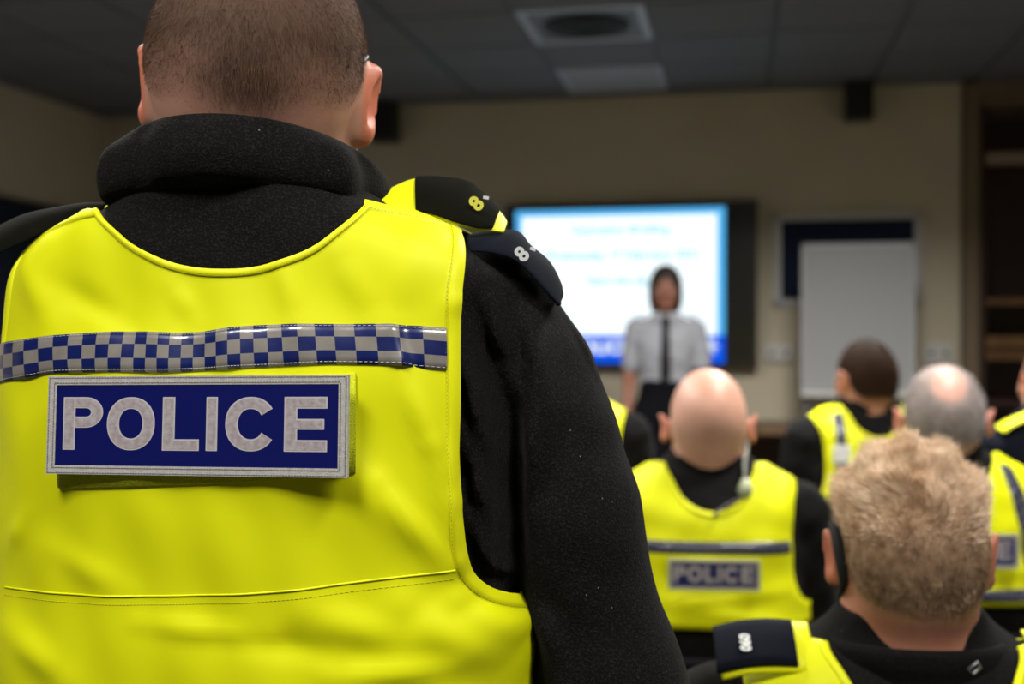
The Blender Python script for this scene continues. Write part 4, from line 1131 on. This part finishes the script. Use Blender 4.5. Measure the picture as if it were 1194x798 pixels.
band_l = sband([(-.185, .812), (0, .812), (.185, .812)], [(-.185, .784), (0, .784), (.185, .784)], (40., 3.))
band_vR = sband([(.098, 1.068), (.112, 1.0), (.128, .90), (.140, .79)], [(.130, 1.06), (.146, 1.0), (.162, .90), (.174, .79)], (27., 3.))
band_vL = sband([(-.098, 1.068), (-.100, 1.0), (-.102, .90), (-.104, .79)], [(-.130, 1.06), (-.133, 1.0), (-.135, .90), (-.137, .79)], (27., 3.))
neck_b = strip_mesh('neck_binding', SL, s_neck, shift(s_neck, -.012), .008, [(0, .007), (.1, .0115), (.9, .0115), (1, .008)], s_disp)
for me_, m_ in ((band_h, 'check'), (band_l, 'check'), (band_vR, 'check'), (band_vL, 'check'), (neck_b, 'hivis_trim')): me_.materials.append(M[m_])
seat_jacket.materials.append(M['fleece']); seat_trousers.materials.append(M['trouser']); seat_vest.materials.append(M['hivis'])
for me_ in (seat_jacket, seat_trousers, seat_vest, band_h, band_l, band_vR, band_vL, neck_b): me_.polygons.foreach_set('use_smooth', np.ones(len(me_.polygons), dtype=bool))
CK2 = check_mat('navy_grey_chequer', (.11, .11, .13), (.003, .010, .065), 3)
for me_ in (band_h, band_l, band_vR, band_vL): me_.materials[0] = CK2
def share(name, me, parent):
    o = bpy.data.objects.new(name, me); C.objects.link(o); o.parent = parent; return o
bc = backpts([(0, .883)], 0); bcp = SL.pt(bc[:, 0], bc[:, 1], .014)[0]
def chair(x, y, yaw, label):
    c = tag(empty('stacking_chair', (x, y, 0), yaw), label, 'chair', 'chairs of the seated officers')
    if not hasattr(chair, 'parts'):
        P_ = []
        mb = MB(); mb.box((-.22, -.20, .385), (.22, .25, .425)); P_.append(('seat', mb.mesh('seat'), M['chair']))
        mb = MB()
        n = 9; t = np.linspace(-1, 1, n); vs = []
        for z in (.50, .74):
            for k in t: vs += [(k*.215, -.205-.015*(1-k*k)-(z-.5)*.10, z), (k*.215, -.175-.015*(1-k*k)-(z-.5)*.10, z)]
        fs = []
        for k in range(n-1):
            a = 2*k; b = a+2*n; fs += [(a, a+2, b+2, b), (a+1, b+1, b+3, a+3), (a, a+1, a+3, a+2), (b, b+2, b+3, b+1)]
        fs += [(0, 2*n, 2*n+1, 1), (2*n-2, 2*n-1, 4*n-1, 4*n-2)]; mb.add(vs, fs); P_.append(('backrest', mb.mesh('backrest'), M['chair']))
        for a in (-1, 1):
            mb = MB(); mb.tube([(a*.20, .22, 0), (a*.20, .21, .385)], .012, 8); P_.append(('leg', mb.mesh('leg'), M['chair_leg']))
            mb = MB(); mb.tube([(a*.20, -.24, 0), (a*.20, -.18, .40), (a*.20, -.195, .55), (a*.20, -.21, .70)], .012, 8); P_.append(('leg', mb.mesh('leg'), M['chair_leg']))
        for nm, me, m_ in P_: me.materials.append(m_)
        chair.parts = P_
    for nm, me, m_ in chair.parts:
        o = share(nm, me, c)
        if nm in ('seat', 'backrest'): b = o.modifiers.new('bevel', 'BEVEL'); b.width = .012; b.segments = 3
    return c

def seated(px, d, label, yaw, head, skin, hairspec, vest='plain', scale=1.0, chair_label=None, collar_h=.0, fine=.006, jacket='fleece', collar_r=1.0, wide=1.0):
    x = (px-CX)/F_PX*d
    p = tag(empty('person', (x, d, 0), math.radians(yaw)), label, 'person', 'police officers'); p.scale = (scale,)*3
    hd = Head((head.get('dx', 0), head.get('dy', .012), head.get('z', 1.168)), math.radians(head.get('yaw', 0)), math.radians(head.get('pitch', -3)), math.radians(head.get('roll', 0)), head.get('s', 1.0), head.get('ears', 1.0), head.get('w', 1.0))
    F = Field(axis((-.34,-.115,.016),(-.115,.115,fine),(.115,.34,.016)), axis((-.2,-.12,.02),(-.12,.145,fine),(.145,.22,.02),(.22,.46,.009),(.46,.62,.02)), axis((-.01,.56,.02),(.56,.68,.009),(.68,1.04,.018),(1.04,1.33,fine)))
    hd.put(F, np.array([0, .012, 1.05]), head.get('neck', .060))
    F.loft(SL, -.02, .03, .48, 1.08)
    for s_ in (1, -1):
        f = np.array([s_, 1, 1]); F.cap(SH*f, EL*f, .05, .042, .02); F.cap(EL*f, WR_*f, .042, .030, .02)
        hand(F, WR_*f, (-s_*.35, .9, -.25), (0, -.3, -1), (-s_*.9, -.3, 0), 1.0, .35)
        F.cap(np.array((.095, .0, .53))*f, np.array((.14, .45, .515))*f, .08, .058, .04); F.cap(np.array((.14, .45, .515))*f, np.array((.14, .43, .09))*f, .056, .04, .03)
        F.ell(np.array((.14, .49, .045))*f, (.045, .12, .04), None, .03)
    me = F.mesh('body', 2); link('body', me, skin, p)
    V = F.V; N = vnormals(me); h, e = hd.hairline(V, hairspec.get('fade', .03), hairspec.get('nape', -.055))
    q = hd.loc(V)
    if 'bald' in hairspec:      # bare crown
        c, r = hairspec['bald']; rr = np.linalg.norm((q-np.array(c))/np.array(r), axis=1); h = h*np.clip((rr-.85)/.35, 0, 1)
    add_attr(me, 'hair', h*hairspec.get('paint', .8)); add_attr(me, 'ear', e*.8)
    hx = lambda VV: hd.loc(VV)
    for b in hairspec.get('blades', []):
        w = h**1.3*b['mask'](q) if 'mask' in b else h**1.3
        if 'flow' in b: fl = b['flow']
        else: fl = (-0.0, -.3, -1.)
        fw = (lambda VV, fl=fl: np.tile(hd.M@np.array(fl), (len(VV), 1))) if not callable(fl) else (lambda VV, fl=fl: fl(hd.loc(VV))@hd.M.T)
        blades('hair', V, N, w+1e-9, b['n'], b['len'], b['w'], b['mat'], p, fw, b.get('lift', .3), b.get('curl', .2), b.get('seg', 1), b.get('jit', .35), (lambda VV, nf=b['noise']: nf(hd.loc(VV))) if 'noise' in b else None)
    eyes(hd, p)
    j = share('fleece_jacket', seat_jacket, p)
    j.scale = (wide, 1, 1)
    share('trousers', seat_trousers, p); shoe(p, .14, .43); shoe(p, -.14, .43)
    if jacket != 'fleece':
        j.material_slots[0].link = 'OBJECT'; j.material_slots[0].material = M[jacket]
    if vest:
        v = share('vest', seat_vest, p); v.scale = (wide, 1, 1); s = v.modifiers.new('thickness', 'SOLIDIFY'); s.thickness = .002; s.offset = 1
        share('neck_binding', neck_b, v)
        if vest in ('badge', 'strap'):
            k = .81
            Mb = Matrix.Translation(Vector(bcp)+Vector((0, -.002, 0))) @ Matrix.Scale(k, 4)
            if vest == 'strap': Mb = Matrix.Translation((0, -.001, .012)) @ Mb @ Matrix.Scale(1.22, 4)
            badge(v, Mb, False)
        if vest == 'badge': share('chequered_band', band_h, v)
        if vest == 'strap':
            for b in (band_vL, band_vR, band_l): share('chequered_band', b, v)
    crow = [(.93, -.05), (.97, -.03), (1.03, -.02), (1.05, -.005), (1.03, .012+collar_h), (.99, .018+collar_h), (.95, .012+collar_h), (.92, -.03)]
    collar('fleece_collar', (0, .016, 1.094), .086*collar_r, .078*collar_r, crow, p, M['fleece'] if jacket == 'fleece' else M[jacket], .006, .45, 48)
    if chair_label: chair(x, d, math.radians(yaw), chair_label).scale = (scale,)*3
    return p, hd

def hmat(name, a, b, ns=60): return mat(name, a, .75, b, ns, detail=4, spec=.2)
SK_pink = skin_mat('skin_pink', (.66, .40, .30), (.32, .19, .14), (.60, .20, .13))
SK_grey = skin_mat('skin_grey_man', (.60, .36, .29), (.30, .27, .26), (.52, .17, .11))
SK_dark = skin_mat('skin_brown_man', (.46, .24, .15), (.016, .008, .004), (.42, .15, .085))
SK_blond = skin_mat('skin_blond_man', (.50, .245, .16), (.36, .235, .14), (.42, .13, .07))
SK_edge = skin_mat('skin_edge_man', (.50, .28, .2), (.06, .03, .02))
# 1 bald officer in the middle row
bald, hb = seated(826, 2.39, 'person seated, bald head with pink ears, yellow vest with small blue POLICE badge, clear earpiece', -5,
     dict(z=1.170, w=1.02, ears=1.35, s=1.0), SK_pink, dict(fade=.06, nape=-.05, bald=((0, -.01, .07), (.105, .125, .085)), paint=.55), 'badge',
     chair_label='black chair under the bald seated officer')
mb = MB(); mb.tube(smooth_poly([(.075, -.005, 1.15), (.078, -.02, 1.125), (.070, -.045, 1.10), (.068, -.068, 1.085), (.066, -.085, 1.06)], 6), .0035, 8)
ep = mb.build('earpiece_tube', M['ear_tube'], bald, smooth=True)
mb = MB(); mb.tube([(.068, -.082, 1.066), (.066, -.092, 1.045), (.064, -.098, 1.030)], [.008, .016, .007], 12); mb.build('earpiece_clip', mat('clip_cream', (.34, .38, .24), .4), bald, smooth=True)
mb = MB(); mb.tube(smooth_poly([(.062, -.098, 1.034), (.035, -.108, 1.02), (.012, -.118, 1.008), (.0, -.124, .998)], 6), .0030, 8); mb.build('earpiece_cable', mat('cable_grey', (.10, .10, .10), .4), bald, smooth=True)
# 2 brown-haired officer further off
brown_h = hmat('dark_brown_hair', (.050, .022, .009), (.030, .013, .005))
dk_p, _ = seated(1011, 3.6, 'person seated far back, short dark brown hair, yellow vest with chequered shoulder strap', 3,
     dict(z=1.175, s=.98, ears=1.0, neck=.064, yaw=12), SK_dark, dict(fade=.02, nape=-.060, paint=1.0, blades=[dict(n=18000, len=.013, w=.0016, mat=brown_h, lift=.35)]), 'strap', 1.04,
     'black chair under the dark-haired officer')
mb = MB(); mb.cbox((-.118, -.118, .955), (.05, .006, .05)); mb.build('reflective_tab', mat('silver_tape', (.75, .76, .78), .3), dk_p, .002)
# 3 grey-haired officer behind the blond one
grey_h = hmat('grey_hair', (.36, .345, .335), (.22, .21, .205))
gp, _ = seated(1102, 2.58, 'person seated, thinning grey hair with pink crown, vest with long chequered straps', -3,
     dict(z=1.170, ears=1.3, w=1.06, s=1.03, yaw=-12), SK_grey, dict(fade=.03, nape=-.055, bald=((.004, -.085, .075), (.032, .05, .042)), paint=.75,
     blades=[dict(n=7000, len=.014, w=.0010, mat=grey_h, lift=.35)]), 'strap', 1.0, 'black chair under the grey-haired officer', .006)
# 4 officer at the right edge
ep_, _ = seated(1229, 3.52, 'person at right edge of photo, navy jacket with yellow shoulder panel', 4, dict(z=1.19), SK_edge,
     dict(fade=.03, paint=.8), None, 1.02, 'black chair under the officer at the right edge', jacket='navy')
# 5 officer mostly hidden by the near sleeve
seated(655, 3.42, 'person mostly hidden behind the near black sleeve, only a yellow vest shoulder showing', -4, dict(z=1.14), SK_dark,
     dict(fade=.03, paint=.9), 'plain', 1.07, 'black chair hidden behind the near black sleeve')
# 6 blond officer at lower right
bl_top = hmat('blond_hair', (.95, .78, .60), (.62, .44, .29), 55); bl_side = hmat('dark_blond_hair', (.40, .27, .165), (.18, .11, .06), 60)
def tuft(q): return .70+.60*np.sin(q[:, 0]*140+q[:, 1]*60)*np.sin(q[:, 1]*110-q[:, 0]*40)
topm = lambda q: np.clip((q[:, 2]-.015)/.05, 0, 1)
sidem = lambda q: np.clip((.075-q[:, 2])/.05, 0, 1)
def top_flow(q):
    f = np.stack([q[:, 0]*4+.25*np.sin(q[:, 1]*90+q[:, 0]*40), .25-q[:, 1]*2+.3*np.sin(q[:, 0]*110), .25+0*q[:, 0]], 1); return f
blond, hbl = seated(1066, 1.25, 'person seated at lower right, tousled short blond hair, black collar, dark loop behind left ear', -5,
     dict(z=1.190, s=1.06, w=.98, ears=.8, neck=.062, yaw=-2, pitch=-2, dy=.02), SK_blond, dict(fade=.045, nape=-.054, paint=.9, blades=[
       dict(n=34000, len=.017, w=.0011, mat=bl_top, mask=topm, flow=top_flow, lift=.55, curl=.35, seg=3, jit=.25, noise=tuft),
       dict(n=20000, len=.007, w=.0008, mat=bl_side, mask=sidem, lift=.22, curl=.1, seg=2, jit=.2, flow=(0, -.2, -1))]), 'plain', .94, 'black chair under the blond officer', -.012, .004, collar_r=1.22, wide=1.15)
# his ear loop and shoulder slide
mb = MB(); ec = lambda q: hbl.p(q)
mb.tube(smooth_poly([ec((-.078, .025, .022)), ec((-.084, .0, .028)), ec((-.0835, -.024, .012)), ec((-.080, -.030, -.012)), ec((-.077, -.024, -.032)), ec((-.076, -.005, -.045)), ec((-.072, .03, -.06))], 6), [.0035+.004*math.sin(math.pi*min(1, k/30)) for k in range(37)], 10)
mb.build('ear_loop', M['black'], blond, smooth=True)
def flat_strap(name, pts, w, m, parent, thick=.004, bulge=.006, tilt=0.):
    """cloth strap along pts (local), width w across the shoulder (y)"""
    q = smooth_poly(np.array(pts, float), 8); k = 7; V = []
    for f in np.linspace(-.5, .5, k): V.append(q+np.array([0, f*w, bulge*(math.cos(math.pi*f)-1)*1.5+f*tilt]))
    V = np.stack(V, 1).reshape(-1, 3); n = len(q); i = np.arange(n-1)[:, None]*k+np.arange(k-1)[None]
    o = link(name, mesh_np(name, V, np.stack([i, i+1, i+k+1, i+k], -1).reshape(-1, 4)), m, parent); s = o.modifiers.new('thickness', 'SOLIDIFY'); s.thickness = thick; s.offset = 1
    return o
for sg in (-1, 1):
    flat_strap('shoulder_panel', [(sg*.085, -.03, 1.100), (sg*.12, -.034, 1.088), (sg*.165, -.034, 1.068), (sg*.19, -.03, 1.050)], .075, M['hivis_trim'], ep_)
for sg in (-1, 1):
    flat_strap('shoulder_strap', [(sg*.122, -.028, 1.088), (sg*.150, -.028, 1.088), (sg*.195, -.028, 1.085), (sg*.226, -.028, 1.077)], .060, M['hivis_trim'], blond, .004, .003, .040)
    o = flat_strap('number_slide', [(sg*.142, -.030, 1.092), (sg*.17, -.030, 1.093), (sg*.20, -.030, 1.090), (sg*.232, -.030, 1.082)], .054, M['navy'], blond, .006, .003, .036)
    t = link('number', text_mesh('090', .0165, extrude=.0004, bold=.0006), M['thread_white'], o, smooth=False)
    v = np.array((sg*.200, -.0435, 1.0930)); t.location = v
    u_ = Vector((0, .83, .555)); x_ = -u_ if sg < 0 else u_; n_v = Vector((0, -.555, .83)); t.rotation_euler = Matrix((x_, n_v.cross(x_), n_v)).transposed().to_euler()
mb = MB(); mb.tube([(.035, -.090, 1.082), (.045, -.091, 1.090), (.048, -.089, 1.084), (.040, -.091, 1.077)], .0018, 6, True); mb.build('hook_loop', M['metal'], blond, smooth=True)

# ------------------------------------------------------------------ the woman by the screen
wd = 6.0
woman = tag(empty('person', ((776-CX)/F_PX*wd, wd, 0), math.pi+math.atan2(-(776-CX), F_PX)*-1*-1), 'person standing at the screen, dark bobbed hair, white short-sleeved shirt, black tie and skirt', 'person')
wh = Head((0, .01, 1.600), 0, math.radians(-2), 0, .93, .6)
WLo = Loft([(.86,.165,.11,0),(.95,.17,.115,0),(1.06,.142,.10,0),(1.15,.140,.10,.005),(1.25,.158,.112,.012),(1.33,.165,.105,.01),(1.39,.168,.085,.0),(1.42,.150,.072,-.004),(1.44,.118,.065,-.008),(1.46,.075,.055,-.01),(1.49,.052,.05,-.01),(1.52,.048,.048,-.008)], 2.2)
# right arm hangs at her side, left arm bent
WA = {1: [(.172, -.005, 1.385), (.205, -.01, 1.13), (.215, .05, .905)], -1: [(-.172, -.005, 1.385), (-.215, .0, 1.14), (-.17, .16, 1.02)]}
F = Field(axis((-.30,-.09,.009),(-.09,.09,.0055),(.09,.30,.009)), axis((-.16,-.1,.01),(-.1,.14,.0055),(.14,.3,.009)), axis((-.01,.7,.02),(.7,1.08,.009),(1.08,1.46,.015),(1.46,1.75,.0055)))
wh.put(F, np.array([0, -.008, 1.44]), .047)
F.loft(WLo, -.012, .03, .87, 1.46)
for s_, pts in WA.items():
    F.cap(pts[0], pts[1], .044, .038, .02); F.cap(pts[1], pts[2], .038, .026, .02)
    dd = np.array(pts[2])-np.array(pts[1]); hand(F, pts[2], dd, (-s_, 0, 0) if s_ == 1 else (0, 0, -1), (0, 1, 0) if s_ == 1 else (1, .3, 0), .9, .35)
    F.cap((s_*.085, 0, .88), (s_*.085, .01, .48), .075, .05, .04); F.cap((s_*.085, .01, .48), (s_*.085, -.01, .09), .048, .032, .02); F.ell((s_*.09, .05, .04), (.038, .11, .035), None, .03)
SK_w = skin_mat('skin_woman', (.30, .14, .095), (.02, .012, .008))
bme = F.mesh('body'); link('body', bme, SK_w, woman); add_attr(bme, 'hair', wh.hairline(F.V, .02)[0]*.9); add_attr(bme, 'ear', np.zeros(len(F.V)))
eyes(wh, woman)
mb = MB(); mb.tube([wh.p((.022*math.cos(t), .103-.006*math.cos(t)**2, -.069+.008*math.sin(t))) for t in np.linspace(0, 2*math.pi, 16, endpoint=False)], .0022, 6, True); mb.build('lips', mat('lips', (.30, .07, .06), .4), woman, smooth=True)
# bobbed hair: a shell round the head, open at the face
F = Field(axis((-.14,.14,.006)), axis((-.15,.16,.006)), axis((1.42,1.76,.006)))
E = lambda c, r, kk=.02, mode='add': F.ell(wh.p(c), np.array(r)*wh.k, wh.M, kk, mode)
E((0, -.012, .034), (.094, .112, .102)); E((0, -.035, -.05), (.092, .078, .10), .04)
for a in (-1, 1): E((a*.066, .010, -.055), (.030, .055, .085), .03)
E((0, .10, -.045), (.060, .09, .098), .02, 'sub')
def strands(x, y, z): return .003*np.sin(np.arctan2(x, y)*26+z*15)
F.bump(strands); link('hair', F.mesh('hair', 1), mat('dark_hair', (.014, .008, .006), .45, (.024, .013, .009), 60), woman)
F = Field(axis((-.29,.29,.008)), axis((-.16,.18,.008)), axis((1.05,1.52,.008)))
F.loft(WLo, .006, .03, 1.09, 1.468)
for s_, pts in WA.items():
    a, b = np.array(pts[0]), np.array(pts[1]); F.cap(a, a+(b-a)*.72, .055, .056, .03)
F.bump(lambda x, y, z: .003*np.sin(z*60+x*30)*np.sin(x*55)); link('shirt', F.mesh('shirt'), M['shirt'], woman)
F = Field(axis((-.25,.25,.01)), axis((-.18,.18,.01)), axis((.05,1.16,.01)))
F.loft(WLo, .008, .03, .87, 1.13)
for s_ in (1, -1): F.cap((s_*.075, 0, .90), (s_*.082, .01, .48), .10, .085, .08); F.cap((s_*.082, .01, .48), (s_*.085, 0, .10), .082, .075, .06)
link('trousers', F.mesh('trousers'), M['trouser'], woman)
shoe(woman, .085, 0); shoe(woman, -.085, 0)
def front_strip(name, zs, ws, m, off):
    V = []; 
    for z, w in zip(zs, ws):
        for f in (-1, -.3, .3, 1):
            x = f*w; W = np.interp(z, WLo.z, WLo.W); D = np.interp(z, WLo.z, WLo.Dd); y0 = np.interp(z, WLo.z, WLo.y0)
            y = y0+(D+.006)*(max(0, 1-abs(x/(W+.006))**2.2))**(1/2.2)+off+(.003 if abs(f) < .5 else 0); V.append((x, y, z))
    n = len(zs); F_ = [(i*4+j, i*4+j+1, i*4+j+5, i*4+j+4) for i in range(n-1) for j in range(3)]
    o = link(name, mesh_np(name, V, F_), m, woman); s = o.modifiers.new('thickness', 'SOLIDIFY'); s.thickness = .004; s.offset = 0
zz = np.linspace(1.455, 1.10, 14)
front_strip('tie', zz, np.interp(zz, [1.10, 1.14, 1.40, 1.43, 1.455], [.004, .032, .020, .024, .030]), M['black'], .005)
for a in (-1, 1):
    mb = MB(); mb.quadprism([(a*.010, .075, 1.470), (a*.062, .050, 1.480), (a*.070, .068, 1.425), (a*.028, .092, 1.418)], (0, .005, 0)); mb.build('shirt_collar', M['shirt'], woman)
    mb = MB(); mb.quadprism([(a*.105, -.03, 1.458), (a*.180, -.035, 1.438), (a*.180, .025, 1.438), (a*.105, .03, 1.458)], (0, 0, .008)); mb.build('epaulette', mat('purple_navy', (.035, .02, .06), .7), woman, .003)

woman.scale = (.93, .95, 1)
